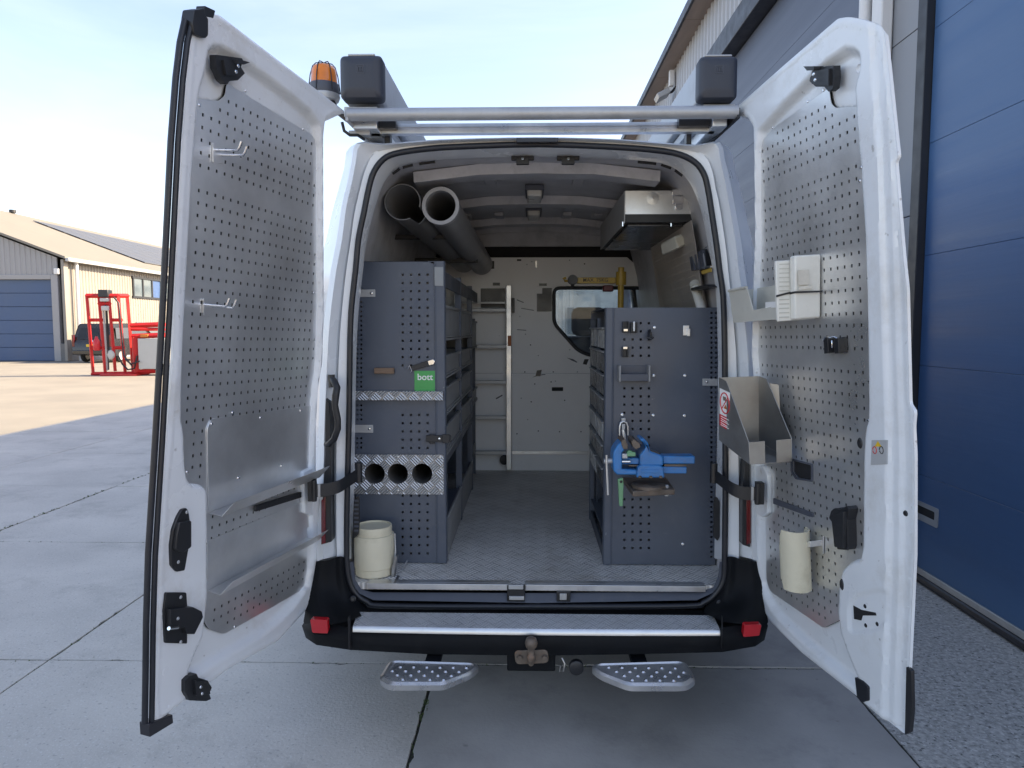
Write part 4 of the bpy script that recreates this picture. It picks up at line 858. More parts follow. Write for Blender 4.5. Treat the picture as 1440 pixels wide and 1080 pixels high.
def hR(P):
    h = -.030*sst(sdist(P, rR_), -.002, .024)
    h -= .016*sst(sdist(P, pR_), .002, .016)
    # long step in the free-edge flange
    ly = np.array([p.y for p in lineA]); lx = np.array([p.x for p in lineA]); o_ = np.argsort(ly)
    xl = np.interp(P[:, 1], ly[o_], lx[o_]); h -= .012*sst(xl-P[:, 0], -.003, .006); h -= .008*sst(xl-P[:, 0]-.045, -.003, .005)
    # lock plateau
    pk = chaikin(DR.pl([(1193, 838), (1240, 826), (1247, 838), (1246, 885), (1196, 893), (1190, 880)]), 2); h -= .006*sst(sdist(P, pk), -.002, .008)
    so_ = sdist(P, oR_); h += .006*sst(so_, .0, .012)-.006; h -= .003*sst(so_, .017, .022)
    return h
def sR(u, v): p = DR.st(u, v); return float(hR(np.array([[p.x, p.y]]))[0])
b = skin(DR, oR_, hR, .009); dR = b.build('rear_door', m_white, van, smooth=50, label='right rear door swung open, lined with scuffed perforated zinc sheet')
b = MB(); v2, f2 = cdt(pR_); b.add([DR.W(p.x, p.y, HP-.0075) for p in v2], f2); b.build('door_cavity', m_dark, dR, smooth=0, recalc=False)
win = rpoly(DR.pl([(1108, 648), (1134, 655), (1134, 676), (1114, 673), (1108, 664)]), .006)
b = MB()
def skipR(x, y):
    t = [DR.st(1190, v).y for v in (218, 236, 506, 520)]
    if t[1] < y < t[0] or t[3] < y < t[2]: return True
    return sdist(np.array([[x, y]]), win)[0] > -.012
b.plate(DR.fr(HP), pR_, [list(win)]+perf(pR_, .038, .0042, .0052, .022, skipR, (.014, .006)), .002); b.build('perforated_panel', m_zinc2, dR, smooth=0)
b = MB()
for u, v in ((1150, 127), (1128, 143), (1079, 180), (1061, 242), (1061, 300), (1200, 255), (1212, 392), (1214, 537), (1213, 592), (1202, 236), (1076, 702)): screw(DR, b, u, v, HP, .005)
b.build('panel_screws', m_chrome, dR, kind='stuff')
b = MB(); b.plate(DR.fr(HP+.004), rpoly([V(p)+(V(p)-DR.st(1121, 663))*.18 for p in [DR.st(*q) for q in ((1108, 648), (1134, 655), (1134, 676), (1114, 673), (1108, 664))]], .008), [list(win)], .012); b.build('pull_rim', m_slate, dR, smooth=0)
latch(DR, dR, [([(1143, 96), (1177, 92), (1178, 108), (1176, 124), (1170, 129), (1164, 122), (1152, 122), (1143, 114), (1144, 108), (1150, 102)], -.012, .012, .003), ([(1150, 100), (1174, 96), (1174, 120), (1150, 118)], .0, .022, .003), ([(1143, 93), (1158, 93), (1158, 98), (1148, 99)], 0, .034, .001)], 'corner_latch', m_black, ((1158, 104), (1160, 112)))
b = MB(); p = DR.st(1203, 96); b.lathe([(0, -.006), (.010, -.005), (.013, .001), (.016, .0)], DR.W(p.x, p.y, -.012), DR.n, 20); b.build('grommet', m_wclean, dR)
latch(DR, dR, [([(1173, 718), (1178, 714), (1184, 716), (1196, 711), (1199, 716), (1196, 730), (1197, 768), (1195, 773), (1182, 772), (1177, 756), (1175, 735), (1170, 728)], HP, .012, .004), ([(1178, 722), (1196, 718), (1195, 770), (1183, 768)], 0, .026, .005)], 'pull_handle', m_black)
b = MB(); DR.prism(b, [(1082, 701), (1137, 722), (1138, 728), (1132, 727), (1082, 709)], HP+.0005, HP+.006, .003); b.build('slide_bar', m_slate, dR, bevel=.001)
def plug(u, v, r_, h=0, name='rubber_plug', m=None, sy=1.0):
    b = MB(); p = DR.st(u, v); b.lathe([(0, .004), (r_*.8, .004), (r_, .001), (r_, -.01)], (0, 0, 0), (0, 0, 1), 20)
    b.v = [tuple(DR.W(p.x+x, p.y+y*sy, h+z)) for x, y, z in b.v]; b.build(name, m or m_black, dR)
plug(1201, 624, .012, HP, sy=1.5); plug(1264, 723, .009, sR(1264, 723)); plug(1183, 822, .010, sR(1183, 822), sy=2.0)
for u, v in ((1213, 853), (1214, 880), (1230, 878)): plug(u, v, .0075, sR(u, v)-.002, 'bolt_hole', m_dark)
b = MB(); DR.prism(b, [(1197, 852), (1208, 858), (1228, 862), (1229, 866), (1210, 866), (1208, 873), (1198, 871)], sR(1208, 866)-.004, sR(1208, 866)+.0015, .001); b.build('lock_slot', m_dark, dR, smooth=0)
b = MB(); DR.prism(b, [(1203, 952), (1214, 958), (1222, 966), (1222, 985), (1212, 988), (1206, 980)], -.03, .004, .004); b.build('rubber_stop', m_rubber, dR, bevel=.003)
b = MB(); DR.prism(b, [(1270, 938), (1277, 944), (1278, 1000), (1275, 1030), (1268, 1034)], -.022, -.010, .004); b.build('outer_trim', m_black, dR, bevel=.003)
# handling warning sticker
st_ = sheet(DR, dR, [(1225, 619), (1246, 619), (1246, 653), (1224, 654)], sR(1235, 636)-.003, sR(1235, 636)+.0015, 'warning_sticker', mat('silver_sticker', (.42, .43, .44), .4), .001)
sheet(DR, st_, [(1234, 620.5), (1239, 628), (1229.5, 628)], sR(1235, 636)+.0015, sR(1235, 636)+.0022, 'yellow_triangle', mat('sticker_yellow', (.75, .48, .02), .5), .0003)
for u in (1229.5, 1239):
    b = MB(); p = DR.st(u, 633); b.tube([DR.W(p.x+.009*math.cos(a), p.y+.011*math.sin(a), sR(1235, 636)+.002) for a in np.linspace(0, 6.0, 12)], .0014, 5); b.build('pictogram', m_sred if u < 1235 else m_bprint, st_)
for q in (0, 1):                                # white pockets that carry the check straps
    D, d_ = (DL, dL) if not q else (DR, dR)
    pk = [(428, 664), (441, 658), (447, 672), (451, 700), (450, 720), (441, 726), (430, 722)] if not q else [(1056, 655), (1072, 656), (1078, 668), (1078, 722), (1070, 728), (1062, 722), (1057, 700)]
    b = MB(); D.prism(b, pk, -.03, -.004, .010); b.build('strap_pocket', m_white, d_, bevel=.006, seg=3)

for D, d_, outl, hf in ((DL, dL, oL_, hL), (DR, dR, oR_, hR)):
    cxo = sum(p.x for p in outl)/len(outl); P = []
    for i in range(len(outl)):
        a_, b_ = outl[i], outl[(i+1) % len(outl)]; t = b_-a_
        if t.length < 1e-6: continue
        nn = V((-t.y, t.x)).normalized(); q = (a_+b_)/2+nn*.024
        if sdist(np.array([[q.x, q.y]]), outl)[0] < 0: q = (a_+b_)/2-nn*.024
        k = max(1, int(t.length/.03))
        for m_ in range(k): P.append(a_.lerp(b_, (m_+.5)/k)+(q-(a_+b_)/2))
    P = [p for p in P if sdist(np.array([[p.x, p.y]]), outl)[0] > .021]
    hh = hf(np.array([(p.x, p.y) for p in P]))
    wd = MB()
    for i_, (p, h_) in enumerate(zip(P, hh)):
        if i_ % 3 == 0: wd.lathe([(0, .0004), (.0022, .0006), (.0034, .0012), (.0046, .0)], D.W(p.x, p.y, h_), D.n, 8)
    wd.build('weld_spots', m_white, d_, kind='stuff')
# ================================================================ on the roof
rr = thing('roof_rack', 'aluminium roof rack with a roller bar above the rear doors', 'roof rack', (.03, 4.5, 2.5))
a, c = U(489, 160.5, 2.95), U(1037, 158.5, 2.95)
zr = (a.z+c.z)/2
MB().cyl((a.x, 2.95, zr), (c.x, 2.95, zr), .0255, n=24).build('roller_bar', m_alud, rr)
z2 = U(755, 179.5, 3.06).z
b = MB(); x0, x1 = U(506, 180, 3.06).x, U(1006, 180, 3.06).x
b.prism([V((x0, 3.06+y, z2+z)) for y, z in ((0, -.02), (0, -.006), (.006, -.004), (.006, .004), (0, .006), (0, .02), (.04, .02), (.04, -.02))], (x1-x0, 0, 0)); b.build('cross_bar', m_alu, rr, smooth=0)
for s_ in (0, 1):
    ua, ub = ((480, 534) if not s_ else (986, 1038)); xa, xb = U(ua, 160, 3.0).x, U(ub, 160, 3.0).x; xm = (xa+xb)/2
    b = MB(); b.box((xm-.03, 2.99, z2-.02), (xm+.07 if not s_ else xm+.03, 6.1, z2+.032)); b.build('side_rail', m_alu, rr, bevel=.004)
    b = MB(); b.box((xa+.01, 3.005, z2+.034), (xb-.01, 6.1, z2+.075)); b.build('box_rail', m_alud, rr, bevel=.003)
    b = MB(); xi = x0+.03 if not s_ else x1-.16; b.box((xi, 3.02, z2-.008), (xi+.13, 3.058, z2+.03)); b.build('bar_bracket', m_black, rr, bevel=.003)
    b = MB(); u = 544.5 if not s_ else 969; px(b, u-3.8, 186, u+3.8, 206, 3.12, .05); b.build('rack_foot', m_black, rr, bevel=.003)
    # end arms that carry the roller
    b = MB(); xe = a.x if not s_ else c.x; sg = 1 if not s_ else -1
    b.hexa([V((xe-.006, 2.93, zr-.03)), V((xe+.006, 2.93, zr-.03)), V((xe+.006+sg*.06, 3.3, z2-.05)), V((xe-.006+sg*.06, 3.3, z2-.05)), V((xe-.006, 2.93, zr+.012)), V((xe+.006, 2.93, zr+.012)), V((xe+.006+sg*.06, 3.3, z2+.02)), V((xe-.006+sg*.06, 3.3, z2+.02))]); b.build('end_arm', m_alud if not s_ else m_black, rr, bevel=.002)
b = MB(); b.tube([U(481, 172, 3.0), U(484, 184, 3.0), U(492, 190, 3.0), U(503, 190, 3.02), U(512, 196, 3.06)], .0065, 8); b.build('beacon_cable', m_black, rr, smooth=60)
b = MB(); px(b, 490, 183, 520, 190, 3.03, .03); b.build('hinge_plate', m_alud, rr, bevel=.003)
m_cap = mat('dark_cap_plastic', (.035, .04, .055), .5, 0, .1, 6)
def roofbox(u0, u1, v0, v1, label):
    a, c = U(u0, v1, 2.94), U(u1, v0, 2.94); t = thing('roof_tube_box', label, 'storage box', ((a.x+c.x)/2, 4.5, a.z), 'long storage boxes on the roof rack')
    w, h = c.x-a.x, c.z-a.z; mx_, mz_ = (a.x+c.x)/2, (a.z+c.z)/2
    sq = lambda k, y, r_, dz=0: [V((q.x, y, q.y)) for q in rrect(mx_-w/2*k, mz_-h/2*k+dz, mx_+w/2*k, mz_+h/2*k+dz, r_, 5)]
    b = MB(); b.loft([sq(.50, 2.943, .012), sq(.72, 2.945, .014, .006), sq(.92, 2.953, .02), sq(1, 2.966, .022), sq(1, 3.02, .022)], True, True); cp_ = b.build('end_cap', m_cap, t, smooth=40)
    em = m_slate
    b = MB(); b.plate(lambda x, y, hh: V((x, 2.9415-hh, y)), rrect(mx_-.018, mz_+.012, mx_+.018, mz_+.045, .004), [rrect(mx_-.014, mz_+.016, mx_+.014, mz_+.041, .003)], .003)
    for k in (-1, 0, 1): b.box((mx_+k*.009-.0022, 2.9400, mz_+.018), (mx_+k*.009+.0022, 2.9435, mz_+.034))
    b.box((mx_-.0112, 2.9401, mz_+.0342), (mx_+.0112, 2.9434, mz_+.0372))
    b.build('embossed_emblem', mat('cap_relief', (.05, .056, .074), .45), cp_, smooth=0)
    b = MB(); b.loft([sq(.955, 3.02, .012), sq(.955, 6.1, .012)], True, True); b.build('box_body', m_alud, t, smooth=40)
    b = MB(); b.box((mx_-.055, 2.965, mz_+h/2+.0005), (mx_+.055, 3.05, mz_+h/2+.009)); b.build('cap_hinge', m_alud, t, bevel=.003)
roofbox(477, 536, 75, 138, 'long roof box with dark end cap beside the amber beacon')
roofbox(984, 1040, 76, 138, 'long roof box with dark end cap above the right rear door')
bc = U(456, 121, 3.10); be = thing('warning_beacon', 'amber flashing beacon in a wire guard on the roof', 'beacon', bc-V((0, 0, .06)))
MB().lathe([(.0, .086), (.03, .085), (.046, .076), (.052, .06), (.056, .01), (.057, 0)], bc, n=24).build('amber_dome', m_amber, be, smooth=60)
MB().lathe([(.061, .006), (.062, -.012), (.064, -.035), (.058, -.045), (.03, -.047), (0, -.047)], bc, n=24).build('base', m_slate, be, smooth=60)
MB().lathe([(.064, -.037), (.066, -.045), (.06, -.062), (0, -.062)], bc, n=24).build('base_ring', m_alud, be, smooth=60)
for k in range(3):
    an = R(15+60*k); d = V((math.cos(an), math.sin(an), 0)); pts = []
    for q in range(13):
        t = -1+q/6; rr_ = .066*math.cos(t*math.pi/2)**.35 if abs(t) < 1 else 0
        pts.append(bc+d*(.066*math.sin(t*math.pi/2))*1.0+V((0, 0, -.03+.125*(1-abs(math.sin(t*math.pi/2))**6))))
    MB().tube(pts, .0022, 6).build('guard_wire', m_black, be, smooth=60)
MB().tube([bc+V((.02, 0, -.05)), bc+V((.05, 0, -.1)), bc+V((.1, 0, -.14))], .014, 8).build('stalk', m_black, be)

# ================================================================ inside the van
YC = 3.31
# bulkhead
YB = 5.55
bx0, bx1 = cx-.86, cx+.86; zt = U(755, 362, YB).z
win = rpoly([V((p.x, p.z)) for p in (U(779, 405, YB), U(905, 405, YB), U(905, 500, YB), U(830, 500, YB), U(813, 493, YB), U(779, 455, YB))], .05, 5)
hol = [V((p.x, p.z)) for p in (U(776, 544.5, YB), U(792, 544.5, YB), U(792, 550, YB), U(776, 550, YB))][::-1]
frb = lambda x, y, h: V((x, YB-h, y))
zs_ = U(755, 525, YB).z
b = MB(); b.plate(frb, [V((bx0, zs_+.001)), V((bx1, zs_+.001)), V((bx1, zt-.12)), V((bx1-.14, zt)), V((bx0+.1, zt)), V((bx0, zt-.1))], [win], .012); bh = b.build('bulkhead', m_bulk, van, smooth=0)
b = MB(); b.plate(frb, [V((bx0, ZF+.002)), V((bx1, ZF+.002)), V((bx1, zs_-.0015)), V((bx0, zs_-.0015))], [hol], .012); b.build('bulkhead_lower', m_bulk, van, smooth=0)
b = MB(); w3 = [frb(p.x, p.y, .004) for p in win]; b.tube(w3, .014, 8, closed=True); b.build('window_rubber', m_rubber, bh, smooth=60)
b = MB(); v2, f2 = cdt([V(p) for p in win]); b.add([frb(p.x, p.y, -.005) for p in v2], f2); b.build('window_pane', m_dglass, bh, smooth=0, recalc=False)
b = MB(); px(b, 774, 543, 794, 552, YB+.03, .01); b.build('latch_recess', m_dark, bh, smooth=0)
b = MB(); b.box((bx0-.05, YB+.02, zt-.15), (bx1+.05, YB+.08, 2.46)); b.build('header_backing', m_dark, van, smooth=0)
zh = U(755, 347, YB-.06).z
b = MB(); b.hexa([V((bx0+.1, YB-.06, zh)), V((bx1-.1, YB-.06, zh)), V((bx1-.1, YB+.018, zh+.01)), V((bx0+.1, YB+.018, zh+.01)), V((bx0+.1, YB-.13, 2.42)), V((bx1-.1, YB-.13, 2.42)), V((bx1-.1, YB+.018, 2.42)), V((bx0+.1, YB+.018, 2.42))]); b.build('roof_header', m_inner, van, bevel=.01)
for pts in ([(755, 413), (762.5, 413), (762.5, 405), (776, 405), (776, 438), (755, 438)], [(676, 405.5), (710, 405.5), (710, 433), (676, 433)], [(693, 397.5), (703, 397.5), (703, 401.5), (693, 401.5)], [(758, 398.5), (769, 398.5), (769, 402), (758, 402)], [(686, 367), (695, 367), (695, 378), (686, 378)], [(727, 364.5), (733, 364.5), (733, 367), (727, 367)], [(755, 521), (762, 520), (760, 529), (753, 529)], [(822, 505), (828, 505), (825, 513), (819.5, 512)]):
    b = MB(); pp(b, pts, YB-.003, .0028); b.build('dark_patch', m_tape, bh, smooth=0)
for u, v in ((741, 372), (748, 368), (801, 366), (822, 371), (731, 445), (739, 470), (746, 485), (757, 500), (775, 537), (781, 536), (794, 563), (747, 565), (733, 560), (742, 590), (727, 610), (757, 606), (787, 607), (817, 607), (752, 540), (812, 523), (778, 523), (738, 523)):
    p = U(u, v, YB-.0005); b = MB(); b.lathe([(0, .0012), (.004, .001), (.0055, 0)], p, (0, -1, 0), 8); b.build('screw_head', m_tape if (u+v) % 3 else m_alud, bh)
for pts in ([(797, 503), (806, 505), (812, 509), (811, 510), (804, 507)], [(727, 421), (737, 425), (736, 426), (727, 422.4)], [(733, 433), (751, 436), (751, 437), (733, 434)], [(697, 560), (706, 555), (707, 556.3), (698, 561.5)], [(748, 531), (756, 527), (767, 526), (767, 527), (756, 528.5)], [(727, 463), (740, 464), (740, 465), (727, 464)]):
    b = MB(); pp(b, pts, YB-.0009, .0007); b.build('scuff_mark', m_slate, bh, smooth=0)
b = MB(); px(b, 752, 366, 756, 377, YB-.02, .018); b.build('coat_hook', m_alu, bh, bevel=.003)
b = MB(); px(b, 719, 634.5, 827, 639, YB-.01, .008); b.build('floor_rail', m_alu, bh, bevel=.001)
# aluminium ladder against the bulkhead
YL = YB-.09
ld = thing('ladder', 'aluminium ladder standing upright against the bulkhead', 'ladder', tuple(U(716, 660, YL)))
b = MB(); px(b, 712, 401, 719, 661, YL-.03, .06); b.build('stile', m_alu, ld, bevel=.003)
b = MB(); px(b, 640, 401, 646, 661, YL-.03, .06); b.build('stile', m_alu, ld, bevel=.003)
for v in (436, 487.5, 537.5, 587.5, 637):
    b = MB(); px(b, 646.2, v-2.5, 711.8, v+2.5, YL-.015, .03); b.build('rung', m_alud, ld, bevel=.003)
b = MB(); px(b, 646, 424.5, 711, 427, YL-.01, .02); b.build('tie_rod', m_alud, ld)
b = MB(); px(b, 714, 472, 719, 486.5, YL-.033, .002); b.build('orange_label', m_orange, ld)
c = U(710, 647, YL-.02); MB().lathe([(0, 0), (.02, 0), (.036, .004), (.04, .012), (.036, .02), (0, .024)], c, (-.3, 1, 0), 18).build('castor', m_black, ld)
b = MB(); px(b, 719.5, 419, 723.5, 440, YL-.02, .02); b.build('strap_hook', m_black, ld, bevel=.003)
# ---------------------------------------------------------------- left shelving rack
xr = U(627, 600, YC).x; xl = cx-.855; zT = U(600, 367.5, YC).z
sr = thing('shelving_rack', 'slate grey shelving rack along the left wall inside the van', 'shelving', ((xr+xl)/2, 4.1, ZF))
frc = lambda x, y, h: V((x, YC-h, y))
def holes(us, v0, v1, dv, hw, y, skip=()):
    H = []; v = v0
    while v < v1:
        if not any(s0 < v < s1 for s0, s1 in skip):
            for u in us: p = U(u, v, y); H.append(rect(p.x-hw, p.z-hw, p.x+hw, p.z+hw))
        v += dv
    return H
xp = U(612, 600, YC).x
H = holes((566.3, 578, 589.6, 601.3), 386.3, 640, 11.6, .0052, YC, ((515, 572),))+holes((566.3, 578, 589.6, 601.3), 697, 782, 11.6, .0052, YC)
H += holes((508, 502.5), 405, 632, 6.6, .0045, YC, ((405, 420), (548, 566), (594, 611)))
H3 = []
for u in (527.5, 560, 594): p = U(u, 665.5, YC); H3.append([V(q) for q in circ(p.x, p.z, .0485, 28)])
b = MB(); b.plate(frc, [V((xl, ZF+.004)), V((xp, ZF+.004)), V((xp, zT-.012)), V((xp-.03, zT)), V((xl, zT))], H+H3, .0016); ep = b.build('end_panel', m_navy, sr, smooth=0)
b = MB(); b.prism([V((xp+.001, YC-.003, 0)), V((xp+.012, YC-.006, 0)), V((xr-.004, YC-.006, 0)), V((xr, YC-.001, 0)), V((xr, YC+.04, 0)), V((xr-.003, YC+.04, 0)), V((xr-.004, YC+.001, 0)), V((xp+.001, YC+.001, 0))], (0, 0, zT-ZF-.004)); b.v = [(x, y, z+ZF+.004) for x, y, z in b.v]; b.build('corner_post', m_navy, sr, smooth=0)
b = MB(); b.box((xp+.004, YC-.009, U(0, 403, YC).z), (xr-.006, YC-.0065, U(0, 377, YC).z)); b.build('post_highlight', mat('post_highlight', (.20, .22, .25), .15), ep, smooth=0)  # lighter strip painted as the highlight at the top of the post
b = MB(); b.box((xl, YC+.0, zT-.002), (xr, YC+.04, zT+.0005)); b.build('top_flange', m_navy, sr, smooth=0)
zv = lambda v: UX(629, v, xr).z
y1, y2, y3, y4 = YC+.04, 4.10, 4.88, 5.42
for y in (y2, y3): b = MB(); b.box((xr-.035, y-.016, ZF+.002), (xr, y+.016, zT-.02)); b.build('upright', m_navy, sr, bevel=.002)
b = MB(); b.plate(lambda x, y, h: V((xr-.03+h, x, y)), rect(y3+.02, ZF+.01, y3+.06, zT-.2), [rect(y3+.033, z, y3+.043, z+.018) for z in np.arange(ZF+.1, zT-.3, .038)], .002); b.build('slotted_post', m_navy, sr, smooth=0)
b = MB(); b.box((xl, y3+.06, ZF+.002), (xl+.01, y4, zT-.05)).box((xl, YC+.04, ZF+.002), (xl+.008, y3, zT-.02)); b.build('back_sheet', m_navy, sr, smooth=0)
b = MB(); b.box((xl+.02, y4-.004, ZF+.002), (xr-.02, y4, zv(440))); b.build('rear_panel', m_navy, sr, smooth=0)
b = MB(); b.box((xr-.012, y1, zv(405)), (xr-.002, y4, zv(383))); b.build('top_rail', m_slate, sr, bevel=.002)
b = MB(); b.box((xr-.012, y1, zv(652)), (xr-.002, y3-.016, zv(639))); b.build('lower_rail', m_slate, sr, bevel=.002)
b = MB(); b.hexa([V((xr-.02, y1, ZF+.012)), V((xr-.004, y1, ZF+.012)), V((xr-.004, y3, ZF+.012)), V((xr-.02, y3, ZF+.012)), V((xr-.012, y1, zv(731))), V((xr-.0, y1, zv(731))), V((xr-.0, y3, zv(731))), V((xr-.012, y3, zv(731)))]); b.build('kick_rail', m_bin, sr, bevel=.003)
MB().box((xr-.03, y4-.4, zv(735)), (xr-.018, y4, zv(720))).build('kick_rail', m_bin, sr, bevel=.002)
rows = ((429, 475), (500, 528), (545, 580), (600, 637)); rn = ('top', 'second', 'third', 'bottom')
GB = 'grey bins in the left shelving rack'
def bin_(ya, yb, z0, z1, label):
    t = thing('shelf_bin', label, 'bin', (xr-.15, (ya+yb)/2, z0), GB); d = .30; k = .006
    b = MB(); b.box((xr-.016, ya+k, z0), (xr-.012, yb-k, z1)); b.box((xr-.012, ya+k, z1-.014), (xr-.003, yb-k, z1)); b.box((xr-.012, ya+k, z0), (xr-.004, yb-k, z0+.009)); b.build('front', m_bin, t, bevel=.0015)
    b = MB(); b.box((xr-d, ya+k, z0), (xr-.0165, yb-k, z0+.004)); b.box((xr-d, ya+k, z0+.0045), (xr-.0165, ya+k+.003, z1-.01)); b.box((xr-d, yb-k-.003, z0+.0045), (xr-.0165, yb-k, z1-.01)); b.build('tub', m_bin, t)
bays = ((y1+.002, y2-.018, 'nearest the rear doors'), (y2+.018, y3-.018, 'middle bay'))
for (va, vb), r_ in zip(rows, rn):
    z1, z0 = zv(va), zv(vb)
    b = MB(); b.box((xl+.012, y1, z0-.012), (xr-.02, y3-.018, z0-.002)); b.build('shelf', m_navy, sr, smooth=0)
    b = MB(); b.box((xr-.02, y1, z0-.013), (xr-.001, y3-.018, z0-.003)); b.build('shelf_lip', m_bin, sr, bevel=.001)
    for ya, yb, nm in bays: bin_(ya, yb, z0, z1, 'grey shelf bin in the %s row of the left rack, %s' % (r_, nm))
for va, vb, nm in ((452, 486, 'grey bin high in the far bay, next to the ladder'), (543, 560, 'grey bin low in the far bay, next to the ladder')):
    z1, z0 = UX(672, va, xr).z, UX(672, vb, xr).z; bin_(y3+.07, y4-.01, z0, z1, nm)
    b = MB(); b.box((xl+.012, y3+.06, z0-.012), (xr-.004, y4-.005, z0-.002)); b.build('shelf', m_navy, sr, smooth=0)
b = MB(); b.box((xl+.02, YC+.05, ZF+.18), (xr-.02, y2-.02, ZF+.19)); b.build('low_shelf', m_navy, sr, smooth=0)
# fittings on the end panel
b = MB(); px(b, 499, 550.5, 623, 563, YC-.035, .034); b.build('tread_ledge', m_treadv, ep, bevel=.002)
b = MB(); frt = lambda x, y, h: V((x, YC-.0105-h, y)); p0, p1 = U(499, 694, YC), U(624, 639, YC)
b.plate(frt, rrect(p0.x, p0.z, p1.x, p1.z, .008), H3, .003); tp = b.build('tread_plate', m_treadv, ep, smooth=0)
for u, v in ((560, 642.5), (619, 643), (619, 666), (619, 689), (560, 690), (503, 643)):
    p = U(u, v, YC-.0106); MB().lathe([(0, .003), (.004, .0025), (.006, 0)], p, (0, -1, 0), 10).build('rivet', m_alu, tp)
m_tubein = mat('grey_tube_plastic', (.13, .125, .12), .5, 0, .15, 5)
for h_ in H3:
    cxx = sum(q.x for q in h_)/len(h_); czz = sum(q.y for q in h_)/len(h_)
    MB().pipe((cxx, YC-.001, czz), (cxx, YC+.95, czz), .0500, .0486, 28).build('storage_tube', m_tubein, sr)
for (u0, v0, u1, v1), m_ in (((504, 407, 527.5, 417.5), m_alud), ((499, 597.5, 524.5, 608.5), m_alud)):
    b = MB(); px(b, u0, v0, u1, v1, YC-.004, .0032); br = b.build('fixing_bracket', m_, ep, bevel=.001)
    p = U(u1-5, (v0+v1)/2, YC-.005); MB().lathe([(0, .004), (.006, .003), (.008, 0)], p, (0, -1, 0), 12).build('bolt', m_chrome, br)
b = MB(); px(b, 599, 612.5, 634, 621.5, YC-.018, .011); px(b, 604, 610.5, 611, 624, YC-.016, .008); px(b, 622, 611, 632, 623, YC-.022, .01); lt = b.build('catch', m_black, ep, bevel=.002)
p = U(618, 617, YC-.0185); MB().lathe([(0, .004), (.005, .003), (.007, 0)], p, (0, -1, 0), 12).build('bolt', m_chrome, lt)
b = MB(); px(b, 583, 521.5, 612, 551, YC-.0016, .0014); sk = b.build('green_sticker', m_sgreen, ep, smooth=0)
p = U(597.7, 530.5, YC-.0022); text('sticker_lettering', 'bott', .042, m_print, fmtx(p, (1, 0, 0), (0, 0, 1)), sk, sx=1.02)
o = MB(); px(o, 526, 517.5, 553.5, 525.5, YC-.026, .024); o = o.build('wooden_block', m_wood, None, bevel=.002); tag(o, 'small brown wooden block fixed to the left rack end panel', 'block')
kt = thing('key_strap', 'short black strap with metal clip hanging above the green sticker', 'strap', tuple(U(594, 513, YC-.01)))
b = MB(); pp(b, [(577, 515), (601, 507), (603, 514.5), (579, 522)], YC-.012, .01, .002); b.build('strap', m_black, kt, bevel=.002)
b = MB(); pp(b, [(601, 507.5), (609, 505), (612, 508), (610, 512.5), (603, 514)], YC-.014, .012, .003); b.build('clip', m_chrome, kt, bevel=.002)
MB().tube([U(573, 519, YC-.01), U(576, 514, YC-.012), U(579, 521, YC-.012), U(577, 524, YC-.01)], .003, 6).build('ring', m_chrome, kt)
# cream canister on the floor
cb_ = UZ(526, 820, ZF); YK = 3.17; rk = .0285*YK; c = V((U(526.5, 780, YK).x, YK, ZF+.004))
kn = thing('plastic_canister', 'cream plastic canister standing on the load floor by the left pillar', 'canister', c)
hh = U(526, 738, YK).z-c.z
b = MB(); b.lathe([(0, 0), (rk*.93, 0), (rk*.95, .006), (rk*.95, hh*.15), (rk*1.0, hh*.165), (rk*1.0, hh*.80), (rk*.985, hh*.815), (rk*.985, hh*.82), (rk*.90, hh*.83), (rk*.90, hh*.99), (rk*.89, hh), (rk*.84, hh), (rk*.83, hh*.97), (0, hh*.96)], c, n=40); b.build('body', m_cream, kn, smooth=40)
b = MB(); b.tube([U(555, 750, YK), U(556, 775, YK), U(553.5, 800, YK-.03)], .004, 6); b.build('wire_clip', m_alud, kn)
fb2 = thing('floor_bracket', 'bent steel bracket on the load floor right of the cream canister', 'bracket', tuple(UZ(562, 815, ZF)))
b = MB(); b.prism([U(549, 821, 3.12), U(551, 797, 3.12), U(556, 782, 3.12), U(558, 783, 3.12), U(555, 800, 3.12), U(553, 822, 3.12)], (.004, .03, 0)); b.build('plate', m_steel, fb2, bevel=.001)
b = MB(); a_ = UZ(553, 821, ZF+.002); c_ = UZ(562, 810, ZF+.002); b.prism([a_, V((c_.x, a_.y, a_.z)), c_, V((a_.x, c_.y, c_.z))], (0, 0, .003)); b.build('foot', m_steel, fb2)
b = MB(); b.prism([U(561, 807, 3.2), U(572, 788, 3.25), U(574, 788, 3.25), U(565, 807, 3.2)], (0, .004, 0)); b.build('stay', m_steel, fb2)
# ---------------------------------------------------------------- pipes under the roof
m_ptube = mat('grey_pvc_pipe', (.20, .20, .205), .38, 0, .12, 4); m_ptin = mat('pale_pipe_rim', (.33, .33, .34), .4)
p0, p1 = U(620, 290, 3.42), U(677, 371, 5.44); r0 = .0245*3.42
o = thing('storage_pipe', 'long grey pipe with pale rim slung under the van roof', 'pipe', tuple(p0), 'pipes under the van roof')
MB().pipe(p0, p1, r0, r0-.009, 36).build('tube', m_ptube, o)
d_ = (p1-p0).normalized(); MB().pipe(p0-d_*.012, p0+d_*.03, r0+.005, r0-.012, 36).build('rim', m_ptin, o)
p0, p1 = U(566, 284, 3.42), U(652, 367, 5.3); r0 = .086
o = thing('storage_pipe', 'wide dark pipe with a notched end at the upper left inside the van', 'pipe', tuple(p0), 'pipes under the van roof')
b = MB(); dd = (p1-p0).normalized(); xx = V((1, 0, 0)); zz = xx.cross(dd).normalized(); n = 44
def rng_(o_, r_, cut):
    l = []
    for k in range(n):
        an = 2*math.pi*k/n; w_ = xx*math.cos(an)+zz*math.sin(an); off = cut if (w_.x > .45 and w_.z < -.35) else 0
        l.append(o_+dd*off+xx*r_*math.cos(an)+zz*r_*math.sin(an))
    return l
